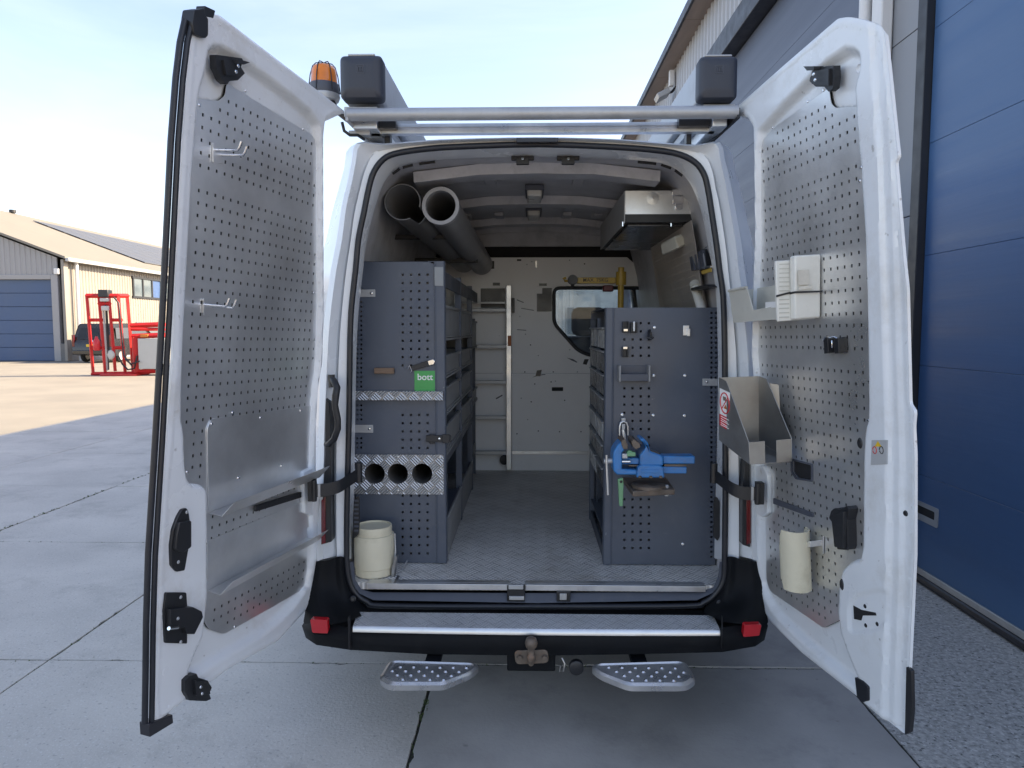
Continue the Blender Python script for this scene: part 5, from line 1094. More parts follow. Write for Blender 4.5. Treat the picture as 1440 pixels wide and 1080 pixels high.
b.loft([rng_(p1, r0-.004, 0), rng_(p0, r0-.004, .16), rng_(p0, r0, .16), rng_(p1, r0, 0)]); b.build('tube', m_ptube, o, smooth=40)
ph = thing('pipe_cradle', 'black steel cradle bars carrying the two roof pipes', 'bracket', tuple(U(600, 335, 3.9)))
for (u0, u1, v, y) in ((560, 652, 333, 3.95), (575, 672, 366, 4.7)):
    b = MB(); px(b, u0-40, v-3.5, u1, v+3.5, y, .03); b.build('cradle_bar', m_black, ph, bevel=.003)
# ---------------------------------------------------------------- right overhead locker and wall fittings
YO = 3.55; oa, oc = U(879, 301.5, YO), U(981, 267.5, YO)
oh = thing('overhead_locker', 'aluminium overhead locker under the roof on the right', 'locker', ((oa.x+oc.x)/2, 4.1, oa.z))
b = MB(); b.box((oa.x, YO, oa.z), (oc.x, YO+.004, oc.z)); ff = b.build('end_flap', m_alu, oh, bevel=.0015)
zb = U(900, 313, YO).z
b = MB(); b.box((oa.x+.002, YO+.005, zb), (oc.x-.002, 4.72, oc.z-.003)); b.build('locker_body', m_black, oh, bevel=.004)
b = MB(); b.box((oa.x-.003, YO+.002, zb-.003), (oa.x+.001, 4.72, oc.z)); b.build('edge_trim', m_alud, oh, bevel=.001)
m_gun = mat('dark_polished_sheet', (.06, .06, .065), .25, .6); b = MB(); b.box((oa.x+.02, YO+.05, zb-.012), (oc.x-.02, 4.68, zb-.0005)); b.build('underside', m_gun, oh, bevel=.002)
p = U(918, 279, YO-.001); b = MB(); b.lathe([(0, .0022), (.004, .0012), (.018, .0012), (.03, 0)], p, (0, -1, 0), 24); b.build('dented_disc', m_alu, ff, smooth=60)
b = MB(); px(b, 945, 266, 962, 275, YO-.01, .009); px(b, 946, 275.5, 961, 287, YO-.007, .006); px(b, 950, 287, 960, 294, YO-.012, .011); b.build('catch', m_chrome, ff, bevel=.002)
for u, v, y in ((876, 315, YO+.02), (944, 315, YO+.02), (909, 344, 4.5)):
    p = U(u, v-3, y); MB().cyl(p, p-V((0, 0, .022)), .005, n=8).build('bolt', m_chrome, oh)
xw = cx+.84
m_perfb = mat('brown_grey_board', (.42, .38, .34), .45, .2, .15, 5, dirt=((.24, .23, .21), .4, 6))
ya, yb = 3.42, 4.55
def wx(z): return cx+(.835 if z < 1.7 else .835-.1*(z-1.7)/.45)
za, zb2 = 1.55, 2.17
b = MB(); Hh = [rect(y-.004, z-.004, y+.004, z+.004) for y in np.arange(ya+.04, yb-.03, .038) for z in np.arange(za+.03, zb2-.02, .038)]
b.plate(lambda x, y, h: V((wx(y)-h, x, y)), rect(ya, za, yb, zb2), Hh, .002); wp = b.build('wall_panel', m_perfb, van, smooth=0)
# sliding-door window with slats, further forward; its bright view is painted as an opaque pale pane
b = MB(); x_ = cx+.845; q = [UX(u, v, x_) for u, v in ((903, 440), (902, 405), (934, 388), (938, 440))]; b.prism(q, (.004, 0, 0)); sw = b.build('side_window', mat('pale_opaque_pane', (.42, .46, .46), .3), van, smooth=0)
for k in range(4):
    b = MB(); b.prism([UX(u, v, x_-.004) for u, v in ((903, 406+k*9), (903, 408+k*9), (936, 398+k*10), (936, 396+k*10))], (.003, 0, 0)); b.build('window_slat', m_dark, sw, smooth=0)
b = MB(); b.tube([UX(u, v, x_-.01) for u, v in ((928, 352), (936, 372), (940, 392), (943, 432))], .018, 8); b.build('door_post', m_inner, van, smooth=60)
b = MB(); b.tube([UX(u, v, x_-.02) for u, v in ((884, 352), (890, 400), (896, 440))], .035, 8); b.build('dark_post', m_black, van, smooth=60)
# work lamp
p = U(955, 340, 3.75); wl_ = thing('work_lamp', 'boxy cream work lamp under the overhead locker', 'lamp', p)
mt = M.Translation(p) @ M.Rotation(R(-24), 4, 'Y') @ M.Rotation(R(18), 4, 'Z')
b = MB(); b.hexa([mt @ V(q) for q in ((-.075, -.09, -.03), (.06, -.09, -.035), (.06, .09, -.035), (-.075, .09, -.03), (-.055, -.07, .035), (.08, -.07, .02), (.08, .09, .02), (-.055, .09, .035))]); b.build('housing', m_grbin, wl_, bevel=.012, seg=3)
b = MB(); b.box((-.07, -.0935, -.026), (.055, -.088, .02), mt); b.build('lens', mat('lamp_lens', (.50, .47, .38), .2), wl_, bevel=.003)
MB().tube([mt @ V((.07, 0, -.02)), mt @ V((.12, .02, -.01)), mt @ V((.15, .05, .0))], .008, 8).build('bracket', m_black, wl_)
# black bins on the wall
p = UX(985, 372, xw-.05)
bn = thing('wall_bin_rack', 'black ribbed small-parts rack on the right wall', 'parts rack', tuple(p))
b = MB(); q = [UX(u, v, xw-.06) for u, v in ((968, 360), (988, 350), (993, 378), (972, 382))]; b.prism(q, (.05, 0, 0)); b.build('rack_body', m_black, bn, bevel=.003)
for k in range(3): b = MB(); q = [UX(u, v, xw-.075) for u, v in ((969+k*7, 359-k*3), (973+k*7, 357-k*3), (976+k*7, 380-k), (972+k*7, 381-k))]; b.prism(q, (.014, 0, 0)); b.build('rib', m_slate, bn, bevel=.002)
b = MB(); b.tube([UX(u, v, xw-.07) for u, v in ((994, 347), (988, 351), (992, 375), (1000, 375))], .004, 6); b.build('wire_frame', m_alu, bn)
b = MB(); q = [UX(u, v, xw-.078) for u, v in ((986, 381), (999, 377), (1000, 382), (987, 386))]; b.prism(q, (.004, 0, 0)); b.build('yellow_label', m_yellow, bn)
tb = thing('tube_holder', 'white tube held by a black clip on the right wall', 'tube', tuple(UX(984, 420, xw-.05)))
b = MB(); b.cyl(UX(977, 402, xw-.06), UX(988, 440, xw-.06), .022, n=16); b.build('tube', m_wbox, tb)
b = MB(); b.cyl(UX(977, 399, xw-.06), UX(978.5, 405, xw-.06), .026, n=16); b.build('tube_cap', m_grbin, tb)
b = MB(); q = [UX(u, v, xw-.09) for u, v in ((971, 405), (992, 400), (996, 404), (972, 409))]; b.prism(q, (.06, 0, 0)); b.build('clip', m_black, tb, bevel=.002)
# hoist crane
YH = 4.75; hc = thing('hoist_crane', 'yellow swing hoist on a post, load limit lettered on its arm', 'hoist', tuple(U(872, 640, YH)))
pb_ = U(872, 500, YH); zt_ = U(872, 376, YH).z
MB().cyl((pb_.x, YH, ZF), (pb_.x, YH, zt_), .020, n=16).build('post', m_yellow, hc)
MB().cyl((pb_.x, YH, U(0, 402, YH).z), (pb_.x, YH, U(0, 384, YH).z), .034, n=16).build('collar', m_yellow, hc)
b = MB(); px(b, 803, 390, 866, 398.5, YH-.02, .04); arm = b.build('arm', m_yellow, hc, bevel=.003)
p = U(837.5, 394, YH-.0205); text('arm_lettering', 'MAX. 75KG', .034, m_bprint, fmtx(p, (1, 0, 0), (0, 0, 1)), arm, sx=.97)
b = MB(); c = U(805, 394, YH-.03); b.lathe([(0, 0), (.03, 0), (.033, .01), (.033, .04), (.03, .05), (0, .05)], c, (0, -1, 0), 18); b.build('pulley', m_black, hc)
MB().tube([U(803, 395, YH), U(794, 395, YH), U(792, 392, YH), U(796, 390.5, YH)], .008, 8).build('arm_tip', m_yellow, hc)
MB().tube([c+V((0, -.02, -.02)), c+V((0, -.02, -.06))], .012, 8).build('hook_block', m_black, hc)
b = MB(); px(b, 848, 401, 863, 410, YH-.06, .05); b.build('winch', mat('dark_red_paint', (.10, .015, .02), .4), hc, bevel=.008)
# ---------------------------------------------------------------- right tool cabinet
xa = U(850, 600, YC).x; xb = U(1010, 600, YC).x; zC = U(930, 433.5, YC).z
tcb = thing('tool_cabinet', 'slate grey tool cabinet with side drawers on the right', 'cabinet', ((xa+xb)/2, 3.7, ZF))
xp = U(862, 600, YC).x
H = holes((878, 889.5, 901, 912.5), 454.5, 642, 11.45, .0052, YC, ((510, 538),))+holes((878, 889.5, 901, 912.5), 702, 775, 11.45, .0052, YC)
H += holes((1000.5, 1007), 440, 785, 7.0, .0048, YC, ((531, 545),))
b = MB(); b.plate(frc, rect(xp+.001, ZF+.004, xb, zC), H, .0016); ec = b.build('end_panel', m_navy, tcb, smooth=0)
b = MB(); b.prism([V((xp, YC-.003, 0)), V((xp-.01, YC-.006, 0)), V((xa+.004, YC-.006, 0)), V((xa, YC-.001, 0)), V((xa, YC+.045, 0)), V((xa+.003, YC+.045, 0)), V((xa+.004, YC+.002, 0)), V((xp, YC+.001, 0))], (0, 0, zC-ZF-.004)); b.v = [(x, y, z+ZF+.004) for x, y, z in b.v]; b.build('corner_post', m_navy, tcb, smooth=0)
b = MB(); b.box((xa, YC+.0, zC), (xb, 4.14, zC+.003)); b.build('top_sheet', m_navy, tcb, smooth=0)
b = MB(); b.box((xb-.012, YC+.002, ZF+.004), (xb-.008, 4.14, zC-.003)).box((xa+.18, YC+.004, ZF+.3), (xa+.184, 4.14, zC-.004)).box((xa+.005, 4.136, ZF+.005), (xb, 4.14, zC-.003)); b.build('carcass', m_navy, tcb, smooth=0)
MB().box((xa+.002, 4.10, ZF+.004), (xa+.03, 4.135, zC-.04)).build('upright', m_navy, tcb, bevel=.002)
MB().box((xa+.002, 3.715, ZF+.55), (xa+.02, 3.735, zC-.04)).build('upright', m_navy, tcb, bevel=.002)
m_smoke = mat('smoky_drawer_plastic', (.035, .038, .045), .25, 0, .1, 6); m_clr = mat('pale_drawer_plastic', (.36, .38, .39), .25, 0, .08, 6)
for j, (ya, yb) in enumerate(((3.37, 3.71), (3.74, 4.09))):
    for k in range(7):
        z1 = zC-.085-k*.112; z0 = z1-.104; top = k == 0
        b = MB(); b.hexa([V((xa+.004, ya, z0)), V((xa+.17, ya, z0)), V((xa+.17, yb, z0)), V((xa+.004, yb, z0)), V((xa-.004 if not top else xa+.002, ya, z1-.012)), V((xa+.17, ya, z1-.012)), V((xa+.17, yb, z1-.012)), V((xa-.004 if not top else xa+.002, yb, z1-.012))])
        d_ = b.build('drawer', m_clr if (top or k == 4 or (k == 6 and j)) else m_smoke, tcb, bevel=.002)
        b = MB(); b.box((xa-.008, ya, z1-.011), (xa+.01, yb, z1-.003)); b.build('drawer_lip', m_bin, d_, bevel=.001)
MB().box((xa+.006, 3.36, ZF+.004), (xa+.018, 4.10, ZF+.06)).build('kick_rail', m_slate, tcb, bevel=.002)
for z in (ZF+.12, ZF+.35): MB().box((xa+.01, 3.36, z), (xb-.02, 4.1, z+.008)).build('shelf', m_navy, tcb, smooth=0)
b = MB(); b.plate(lambda x, y, h: V((xa+.035-h, x, y)), rect(4.0, ZF+.01, 4.06, ZF+.6), [rect(4.01+q*.025, z, 4.02+q*.025, z+.012) for z in np.arange(ZF+.06, ZF+.56, .03) for q in (0, 1)], .002); b.build('slotted_post', m_navy, tcb, smooth=0)
# fittings on its end panel
for u, v in ((920.5, 460.5), (919, 528), (963, 528), (875, 583), (918.5, 584), (962.5, 584.5), (960, 765)):
    p = U(u, v, YC-.001); MB().lathe([(0, .0005), (.003, .001), (.0045, .004), (.007, .003), (.008, 0)], p, (0, -1, 0), 12).build('ring_rivet', m_chrome, ec)
b = MB(); px(b, 988, 532.5, 1009.5, 542.5, YC-.006, .005); br = b.build('fixing_bracket', m_alud, ec, bevel=.001)
p = U(994, 537, YC-.0065); MB().lathe([(0, .004), (.005, .003), (.007, 0)], p, (0, -1, 0), 12).build('bolt', m_chrome, br)
sh = thing('grey_tray', 'small slate grey tray clipped to the tool cabinet end panel', 'tray', tuple(U(892, 536, YC-.03)))
b = MB(); px(b, 871, 514.5, 914, 528, YC-.008, .007); b.build('back', m_slate, sh, bevel=.001)
b = MB(); px(b, 873, 526, 912, 536, YC-.06, .05); b.build('trough', m_slate, sh, bevel=.002)
for u in (870.5, 912): b = MB(); px(b, u, 514, u+3, 537, YC-.062, .06); b.build('side_cheek', m_bin, sh, bevel=.002)
for (u0, v0, u1, v1), lab in (((875.5, 452, 884.5, 467.5), 'black spring clip, leftmost at the top of the tool cabinet panel'), ((887, 453, 896.5, 468), 'black spring clip holding a white stub on the tool cabinet panel'), ((875, 487.5, 884, 502), 'black spring clip below the other two on the tool cabinet panel')):
    o = thing('spring_clip', lab, 'clip', tuple(U((u0+u1)/2, v1, YC-.01)), 'clips on the tool cabinet')
    b = MB(); px(b, u0, v0, u1, v1, YC-.008, .007); px(b, u0, v0, u0+2, v1, YC-.025, .017); px(b, u1-2, v0, u1, v1, YC-.025, .017); b.build('clip_body', m_black, o, bevel=.0015)
    b = MB()
    if u0 == 887: px(b, u0+3.5, v0-1, u0+6.5, v1-2, YC-.03, .02); b.build('white_stub', m_print, o, bevel=.004)
    else:
        v_ = v1-3 if u0 > 875.2 else v0+2
        px(b, u0+1.5, v_-2, u1-1.5, v_+1.5, YC-.027, .015); b.build('metal_tip', m_chrome, o, bevel=.001)
o = thing('hook_clip', 'black hook on the tool cabinet panel right of the clips', 'hook', tuple(U(915, 477, YC-.01)))
b = MB(); px(b, 911, 467, 917, 477, YC-.012, .011); b.tube([U(914, 464, YC-.02), U(913, 470, YC-.04), U(911, 475, YC-.05), U(915, 477, YC-.055), U(918.5, 474, YC-.05)], .006, 8); b.build('hook', m_black, o, bevel=.001)
o = MB(); px(o, 960.5, 457.5, 969.5, 472, YC-.012, .011); px(o, 966, 462, 971, 473, YC-.02, .019); o = o.build('silver_bracket', m_alu, None, bevel=.002); tag(o, 'small silver bracket near the top right of the tool cabinet panel', 'bracket')
# bench vise
YV = 3.10; vs = thing('bench_vise', 'blue bench vise bolted to a rusty plate on the tool cabinet', 'vise', tuple(U(905, 690, YV)))
b = MB(); pp(b, [(876, 676), (934, 677), (949, 688), (949, 695), (893, 699), (889, 697)], YV-.06, .004)
zP = U(900, 690, YV-.07).z
P_ = [UZ(u, v, zP) for u, v in ((877, 674), (935, 676), (949, 688), (890, 691))]
b = MB(); b.prism([V((P_[0].x, YC-.004, zP)), V((P_[1].x+.02, YC-.004, zP)), P_[2], P_[3]], (0, 0, -.024)); b.build('mounting_plate', m_rust, vs, bevel=.003)
for (u, v) in ((938, 683), (938, 699)): p = U(u, v, P_[2].y+.02); MB().lathe([(0, .014), (.008, .014), (.011, .01), (.011, 0)], V((p.x, P_[2].y+.03, zP-.001 if v < 690 else zP-.036)), (0, 0, 1), 6).build('bolt', m_alud, vs, smooth=0)
cv = V((U(912, 680, YV).x, YV, zP))
MB().lathe([(.074, .0005), (.074, .012), (.068, .016), (.055, .018), (0, .018)], cv, n=32).build('swivel_base', m_rust, vs)
Y0_, Y1_ = YV-.055, YV+.055
b = MB(); pp(b, [(897, 657), (902, 654), (928, 654), (933, 657), (935, 672), (895, 672)], Y0_-.005, .12); b.build('lower_body', m_blue, vs, bevel=.006)
b = MB(); pp(b, [(900, 640), (905, 634), (909, 628), (904, 622), (899, 618), (905, 616), (911, 622), (915, 635), (929, 640), (933, 643), (933, 655), (900, 655)], Y0_, .11); b.build('fixed_jaw', m_blue, vs, bevel=.006)
b = MB(); px(b, 932, 641.5, 977.5, 652.5, YV-.035, .07); b.build('slide_bar', m_blue, vs, bevel=.005)
b = MB(); px(b, 928, 656.5, 966, 666, YV-.03, .06); b.build('lower_slide', m_blue, vs, bevel=.004)
b = MB(); px(b, 884, 654, 900, 655.8, YV-.03, .06); px(b, 934, 653, 966, 656, YV-.028, .05); b.build('guide_rail', m_rust, vs, bevel=.001)
b = MB(); pp(b, [(862, 645), (863, 635), (868, 627), (874, 621), (877, 624), (879, 632), (875, 637), (875, 655), (874, 660), (896, 661), (896, 668), (868, 668), (863, 663)], Y0_, .11); b.build('moving_jaw', m_blue, vs, bevel=.006)
b = MB(); px(b, 874, 644, 899, 653, YV-.03, .06); b.build('slide_key', m_blue, vs, bevel=.004)
for pts in ([(874, 620), (879, 617), (883, 626), (883, 631), (877, 632), (874, 625)], [(888, 621), (892, 618), (900, 624), (901, 629), (894, 632), (890, 628)]): b = MB(); pp(b, pts, Y0_-.008, .126); b.build('jaw_plate', m_rust, vs, bevel=.002)
b = MB(); b.cyl(U(874, 649, YV-.04), U(886, 649, YV-.04), .008, n=14); b.build('screw', m_chrome, vs)
b = MB(); px(b, 875, 638, 883, 645, YV-.06, .05); b.build('clamp_block', m_alud, vs, bevel=.003)
b = MB(); px(b, 882, 636, 894, 642, YV-.065, .04); px(b, 883, 634, 889, 637, YV-.06, .03); b.build('green_insert', m_green, vs, bevel=.003)
b = MB(); b.cyl(U(849, 648.5, YV-.02), U(861, 648, YV-.02), .0115, n=16); b.build('spindle_head', m_alud, vs, bevel=.001)
b = MB(); b.tube([U(853, 640, YV-.035), U(853, 652, YV-.035), U(855, 696, YV-.035)], [.005, .005, .005], 8); b.build('tommy_bar', m_alu, vs)
b = MB(); pp(b, [(910, 632), (929, 639), (929, 641), (909, 641)], YV-.04, .07); b.build('anvil', m_rust, vs, bevel=.003)
b = MB(); px(b, 902, 660.5, 927, 665, Y0_-.008, .004); b.build('maker_plate', m_blue, vs, bevel=.0015)
b = MB(); pp(b, [(869, 674), (876, 672), (877, 680), (876, 712), (871, 712)], YV-.05, .018, .004); b.build('green_lever', m_green, vs, bevel=.003)
p = U(873.5, 677.5, YV-.0515); MB().lathe([(0, .003), (.005, .003), (.006, 0)], p, (0, -1, 0), 12).build('lever_bolt', m_black, vs)
for u in (900, 915, 929): p = U(u, 671, Y0_-.006); MB().lathe([(0, .006), (.006, .005), (.008, 0)], p, (0, -.4, 1), 8).build('base_bolt', m_rust, vs)
sk_ = thing('snap_shackle', 'grey metal snap shackle hanging on the panel above the vise', 'shackle', tuple(U(877, 615, YC-.02)))
b = MB(); b.tube([U(u, v, YC-.02) for u, v in ((871.5, 612), (871.5, 600), (873, 594.5), (877, 592.5), (881, 594.5), (883, 600), (883, 612))], .0055, 8); b.build('bow', m_alu, sk_, smooth=60)
b = MB(); px(b, 874, 588, 880, 592.5, YC-.02, .015); px(b, 874.5, 596, 879.5, 604, YC-.018, .01); b.build('swivel', m_alud, sk_, bevel=.002)
b = MB(); b.tube([U(876, 604, YC-.028), U(878, 614, YC-.03), U(879, 622, YC-.03)], [.008, .010, .007], 10); b.build('gate', m_alu, sk_, smooth=60)
# ================================================================ things on the doors
def hook_plate(D, h, u0, v0, u1, v1, prongs, label):
    o = thing('peg_hook', label, 'hook', tuple(D.W(*D.st(u0, v1), HP)), 'double hooks on the left door')
    b = MB(); D.prism(b, [(u0, v0), (u1, v0+1), (u1, v1), (u0, v1-1)], HP+.0025, HP+.0055, .004); b.build('plate', m_zinc, o)
    for (ua, va, ub, vb) in prongs:
        p, q = D.st(ua, va), D.st(ua+1, va+1); dn = D.st(ub, vb)
        # prong stands out from the sheet, its tip bent up
        base = D.W(p.x, p.y, HP+.005); b = MB(); Lp = .085
        pts = [base, base+D.n*Lp*.5, base+D.n*Lp*.92, base+D.n*Lp+D.ey*.010, base+D.n*(Lp+.006)+D.ey*.028]
        b.tube(pts, .0042, 8); b.build('prong', m_chrome, o, smooth=60)
hook_plate(DL, 0, 306, 201, 322, 230, ((310, 211, 0, 0), (318, 218, 0, 0)), 'steel double hook near the top of the left door')
hook_plate(DL, 0, 292, 420, 308, 446, ((294, 429, 0, 0), (304, 431, 0, 0)), 'steel double hook halfway down the left door')
# grey bin and white box on the right door
def dp(D, u, v, h): p = D.sth(u, v, h); return D.W(p.x, p.y, h)
def dprism(D, mb, pts, h0, h1, r=0):
    p = [D.sth(u, v, h1) for u, v in pts]; p = rpoly(p, r) if r else p
    return mb.prism([D.W(q.x, q.y, h1) for q in p], D.n*(h0-h1))
gb = thing('door_bin', 'pale grey plastic bin on the right door beside the white boxes', 'bin', tuple(dp(DR, 1060, 450, .0)))
b = MB(); ow = .09
a0, a1 = dp(DR, 1029, 410, ow), dp(DR, 1032, 455, ow)
dprism(DR, b, [(1025, 409), (1050, 404), (1057, 424), (1062, 424), (1062, 450), (1032, 454)], ow-.004, ow); 
b = MB()
e0 = [dp(DR, 1025, 409, ow), dp(DR, 1031, 454, ow)]
back = lambda P: P-DR.n*((P-DR.o).dot(DR.n)-(HP+.006))
fx = [dp(DR, 1025, 409, ow), dp(DR, 1050, 404, ow*1.0), dp(DR, 1059, 436, ow), dp(DR, 1093, 430, ow*.8), dp(DR, 1093, 449, ow*.8), dp(DR, 1031, 454, ow)]
b.prism(fx, DR.n*-.004); b.build('front', m_grbin, gb, bevel=.001)
b = MB(); bot = [fx[5], fx[4], back(fx[4]), back(fx[5])]; b.prism(bot, DR.ey*.004); b.build('floor', m_grbin, gb)
b = MB(); sd = [fx[0], fx[5], back(fx[5]), back(fx[0])]; b.prism(sd, DR.ex*-.004); b.build('end_wall', m_grbin, gb)
b = MB(); q0 = back(dp(DR, 1058, 408, 0)); b.prism([back(fx[0]), back(dp(DR, 1093, 400, 0)), back(fx[4]), back(fx[5])], DR.n*.004); bk = b.build('back_wall', m_grbin, gb)
b = MB(); b.prism([dp(DR, 1077, 425, .074), dp(DR, 1092, 424, .074), dp(DR, 1092, 432.5, .074), dp(DR, 1077, 433, .074)], DR.n*.002); b.build('label_strip', m_print, gb)
b = MB(); b.tube([fx[0], fx[1]], .006, 8); b.build('rim', m_grbin, gb)
ow2 = .10
wbx = thing('white_box', 'white plastic box strapped with a black band, nearer of the two on the right door', 'box', tuple(dp(DR, 1130, 450, 0)), 'white boxes on the right door')
b = MB(); ow2 = .078; dprism(DR, b, [(1110, 360.5), (1118, 359.5), (1118, 449), (1111, 450)], HP+.004, ow2); b.build('case', m_wbox, wbx, bevel=.006, seg=3)
fe = [dp(DR, 1118, 359.5, ow2), dp(DR, 1118, 449, ow2)]; sn = DR.n.cross(DR.ey).normalized(); sn = -sn if sn.dot(C0-fe[0]) < 0 else sn
def onS(u, v, k): return UP(u, v, fe[0]+sn*k, sn)
def sideq(pts, k0, k1, name, m, par): b = MB(); b.prism([onS(u, v, k1) for u, v in pts], sn*(k0-k1)); return b.build(name, m, par, smooth=0)
sideq([(1122, 380), (1138, 379), (1138, 400), (1123, 401)], .0005, .0015, 'torn_label', mat('torn_paper_label', (.60, .57, .50), .7, 0, .12, 40), wbx)
sideq([(1124, 403), (1143, 401), (1142, 406), (1123, 408)], .0005, .0013, 'paper_scrap', mat('paper_scrap', (.66, .63, .55), .7, 0, .12, 40), wbx)
sideq([(1118.5, 409.5), (1157, 408.5), (1157, 411), (1118.5, 412.5)], .0005, .002, 'band', m_black, wbx)
b = MB(); dprism(DR, b, [(1110.5, 411), (1118, 409.5), (1118, 412.5), (1110.5, 414)], ow2, ow2+.002); b.build('band', m_black, wbx)
wb2 = thing('white_box', 'ribbed white plastic box between the grey bin and the plain white box', 'box', tuple(dp(DR, 1100, 450, 0)), 'white boxes on the right door')
ow3 = .125; b = MB(); dprism(DR, b, [(1088, 367.5), (1091, 367), (1094, 452), (1091, 452.5)], HP+.004, ow3); c2 = b.build('case', m_wbox, wb2, bevel=.003)
fe2 = dp(DR, 1092, 400, ow3)
def onS2(u, v, k): return UP(u, v, fe2+sn*k, sn)
for k in range(13):
    if k in (7,): continue
    b = MB(); v = 371+k*6.2; b.prism([onS2(u_, v_, .002) for u_, v_ in ((1096, v), (1110, v-.5), (1110, v+1.2), (1096, v+1.7))], -sn*.0018); b.build('rib', m_grbin, c2, smooth=0)
b = MB(); b.prism([onS2(u_, v_, .0035) for u_, v_ in ((1092, 415), (1112, 410), (1112, 412.6), (1092, 418))], -sn*.003); b.build('band', m_black, wb2)
# steel holder with signs
m_sgn = mat('white_sticker', (.74, .74, .73), .4, 0, .03)
mh = thing('steel_holder', 'open bare steel holder box with a prohibition sign on the right door', 'holder', tuple(dp(DR, 1060, 650, 0)))
# near side (faces the camera left): cheek A, far cheek B, back on the door, front lip with a notch
ho = .17
A_ = [dp(DR, 1012, 532, ho), dp(DR, 1021, 537, ho), dp(DR, 1053, 622, ho), dp(DR, 1053, 652, ho), dp(DR, 1012, 616, ho)]
# the holder is a box standing off the door: cheeks are perpendicular to the door's long direction
bt = DR.st(1086, 640)
def hp_(x, y, h): return DR.W(x, y, h)
# base rectangle in door coordinates: cheek planes at x = xA (towards hinge) and xB
xB = DR.st(1110, 640).x; 
zlo = DR.sth(1053, 652, ho); 
xA = DR.sth(1012, 580, ho).x
top_ = DR.sth(1012, 532, ho).y
MH = {}
def UPl(u, v, o_, n_): return UP(u, v, o_, n_)
# explicit world build: cheek A lies in a vertical plane seen almost square-on, 0.13 m in front of the frame
yA0 = 2.72
pA = [(1011, 531), (1021, 536), (1053, 622), (1054, 652.5), (1011, 618)]
def ydep(u): return 2.80-(u-1011)/43*.16
cA = [U(u, v, ydep(u)) for u, v in pA]
off = V((.165, .015, 0))
MB().prism(cA, V((.0025, .001, 0))).build('side_cheek', m_steel, mh, bevel=.0005)
pB = [(1067, 529), (1078, 533), (1113, 617), (1113, 649), (1067, 620)]
cB = [U(u, v, ydep(1011)+.03-(u-1067)/46*.16) for u, v in pB]
MB().prism(cB, V((.0025, .001, 0))).build('side_cheek', m_steel, mh, bevel=.0005)
MB().prism([cA[0], cB[0], cB[4], cA[4]], V((0, .002, 0))).build('back_plate', m_steel, mh)
MB().prism([cA[3], cB[3], cB[4], cA[4]], V((0, 0, -.002))).build('floor', m_steel, mh)
fl = lambda t, w: cA[2].lerp(cB[2], t) if w else cA[3].lerp(cB[3], t)
for t0, t1 in ((0, .37), (.64, 1)):
    MB().prism([fl(t0, 0), fl(t1, 0), fl(t1, 1), fl(t0, 1)], V((0, -.002, 0))).build('front_lip', m_steel, mh, bevel=.0006)
# back spacer to the door
e_ = (cB[0]+cB[4])/2; q_ = DR.st(1090, 590); tgt = DR.W(DR.st(1090, 585).x, DR.st(1090, 585).y, HP+.003)
MB().prism([cB[0]+V((0, .002, -.02)), tgt+V((0, 0, .12)), tgt+V((0, 0, -.12)), cB[4]+V((0, .002, .02))], V((.002, 0, 0))).build('mounting_web', m_steel, mh)
nA = (cA[1]-cA[0]).cross(cA[4]-cA[0]).normalized(); nA = -nA if nA.dot(C0-cA[0]) < 0 else nA
def onA(u, v, h): return UP(u, v, cA[0]+nA*h, nA)
def stick(pts, h0, h1, name, m, par): b = MB(); p = [onA(u, v, h1) for u, v in pts]; b.prism(p, -nA*(h1-h0)); return b.build(name, m, par, smooth=0)
ps = stick([(1011.8, 545.5), (1026.5, 552.5), (1026.5, 589), (1011.8, 581.5)], .0003, .001, 'prohibition_sign', m_sgn, mh)
stick([(1011.9, 581.8), (1026.5, 589.3), (1026.5, 607.5), (1011.9, 597.5)], .0003, .001, 'red_text_block', m_sred, mh)
for k in range(5): stick([(1013.5, 584.6+k*3), (1025-(k % 2)*2, 590.6+k*3), (1025-(k % 2)*2, 591.6+k*3), (1013.5, 585.6+k*3)], .001, .0014, 'text_line', m_print, ps)
cc = onA(1019.2, 567, .0016); ex_ = (onA(1026, 570.4, .0016)-cc); ey_ = (onA(1019.2, 551.5, .0016)-cc)
b = MB(); b.tube([cc+ex_*math.cos(t)*.92+ey_*math.sin(t)*.92 for t in np.linspace(0, 2*math.pi, 28)[:-1]], .0024, 6, closed=True); b.tube([cc-ex_*.62-ey_*.62, cc+ex_*.62+ey_*.62], .002, 6); b.build('red_ring', m_sred, ps, smooth=60)
stick([(1016.5, 557), (1021, 559), (1020.5, 564), (1017, 563)], .0011, .0015, 'matchbox_pictogram', m_rust, ps)
stick([(1017.5, 574), (1022, 576), (1020.5, 568.5)], .0011, .0015, 'flame_pictogram', m_orange, ps)
cc = onA(1047, 633.5, .0008); ex_ = (onA(1051, 637, .0008)-cc); ey_ = (onA(1047, 624, .0008)-cc)
b = MB(); b.prism([cc+ex_*math.cos(t)+ey_*math.sin(t) for t in np.linspace(0, 2*math.pi, 25)[:-1]], nA*.0006); rs = b.build('round_sticker', m_sgn, mh, smooth=0)
cc = cc+nA*.0008; b = MB(); b.tube([cc+ex_*math.cos(t)*.88+ey_*math.sin(t)*.88 for t in np.linspace(0, 2*math.pi, 25)[:-1]], .0011, 5, closed=True); b.build('sticker_ring', m_sred, rs)
b = MB(); b.tube([cc+ex_*x+ey_*y for x, y in ((-.35, .3), (.3, .35), (.35, -.05), (-.2, .0), (-.3, -.4), (.3, -.35))], .0013, 5); b.build('sticker_glyph', m_bprint, rs)
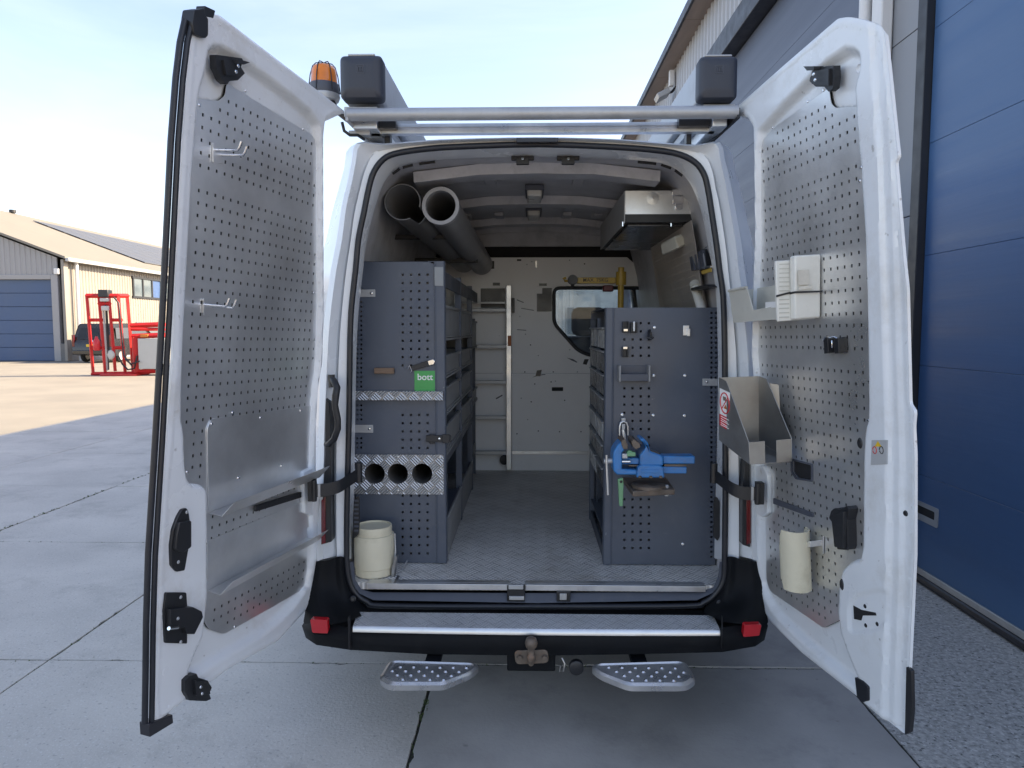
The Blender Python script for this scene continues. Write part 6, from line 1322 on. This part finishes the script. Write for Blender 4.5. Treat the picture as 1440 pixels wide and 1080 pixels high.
# cream pipe holder
ch_ = thing('cream_holder', 'cut cream plastic pipe used as a holder low on the right door', 'holder', tuple(dp(DR, 1118, 840, .03)))
p0, p1 = DR.sth(1118, 745, .05), DR.sth(1118, 826, .05); w_ = (DR.sth(1140, 790, .05)-DR.sth(1097, 790, .05)).length/2
sgn = 1 if DR.ex.dot(V((1, 0, 0))) > 0 else -1
b = MB(); n = 28; P0 = DR.W(p1.x, p1.y, .045); axis = DR.ey; rad = .063
xh = DR.ex*(-1); hh_ = DR.n
if xh.x < 0: xh = -xh
Ht = (p0-p1).length
def zcut(a): c_ = math.cos(a); return Ht*(1.0 if c_ > -.15 else (.70 if c_ < -.35 else .70+.30*(c_+.35)/.2))
def zbot(a): c_ = math.cos(a); return 0 if c_ > .0 else (Ht*.13 if c_ < -.1 else Ht*.13*(-c_/.1))
mkl = lambda r_, f: [P0+xh*r_*math.cos(2*math.pi*k/n)+hh_*r_*math.sin(2*math.pi*k/n)*.8+axis*f(2*math.pi*k/n) for k in range(n)]
b.loft([mkl(rad*.9, zbot), mkl(rad, zbot), mkl(rad, zcut), mkl(rad*.9, zcut), mkl(rad*.9, zbot)]); b.build('tube', m_cream, ch_, smooth=50)
b = MB(); DR.prism(b, [(1141, 755), (1152, 755), (1152, 780), (1141, 778)], HP+.0025, HP+.006, .002); DR.prism(b, [(1138, 762), (1150, 760), (1150, 768), (1138, 770)], HP+.006, .03); b.build('fixing_plate', m_zinc2, ch_, bevel=.001)
# pair of black spring clips with a wire ring
for (u, lab) in ((1161, 'black clip with a wire ring on the right door, nearer the hinge'), (1176, 'black clip on the right door, nearer the free edge')):
    o = thing('tool_clip', lab, 'clip', tuple(dp(DR, u, 498, HP)), 'tool clips on the right door')
    b = MB(); DR.prism(b, [(u-5, 476), (u+8, 474), (u+9, 496), (u-4, 497)], HP+.0025, HP+.012, .002); DR.prism(b, [(u+2, 477), (u+8, 475), (u+9, 496), (u+3, 497)], HP+.012, HP+.035, .002); b.build('clip_body', m_black, o, bevel=.002)
    b = MB(); p = DR.st(u+2, 484); r_ = .028
    if u < 1170:
        b.tube([DR.W(p.x+r_*math.cos(t), p.y+r_*.9*math.sin(t), HP+.02) for t in np.linspace(.4, 5.6, 16)], .0028, 6); b.build('wire_ring', m_chrome, o, smooth=60)
    else:
        b.tube([DR.W(p.x-.012, p.y+.02, HP+.03), DR.W(p.x+.0, p.y+.026, HP+.035), DR.W(p.x+.008, p.y+.024, HP+.04)], .003, 6); b.build('wire_end', m_chrome, o, smooth=60)
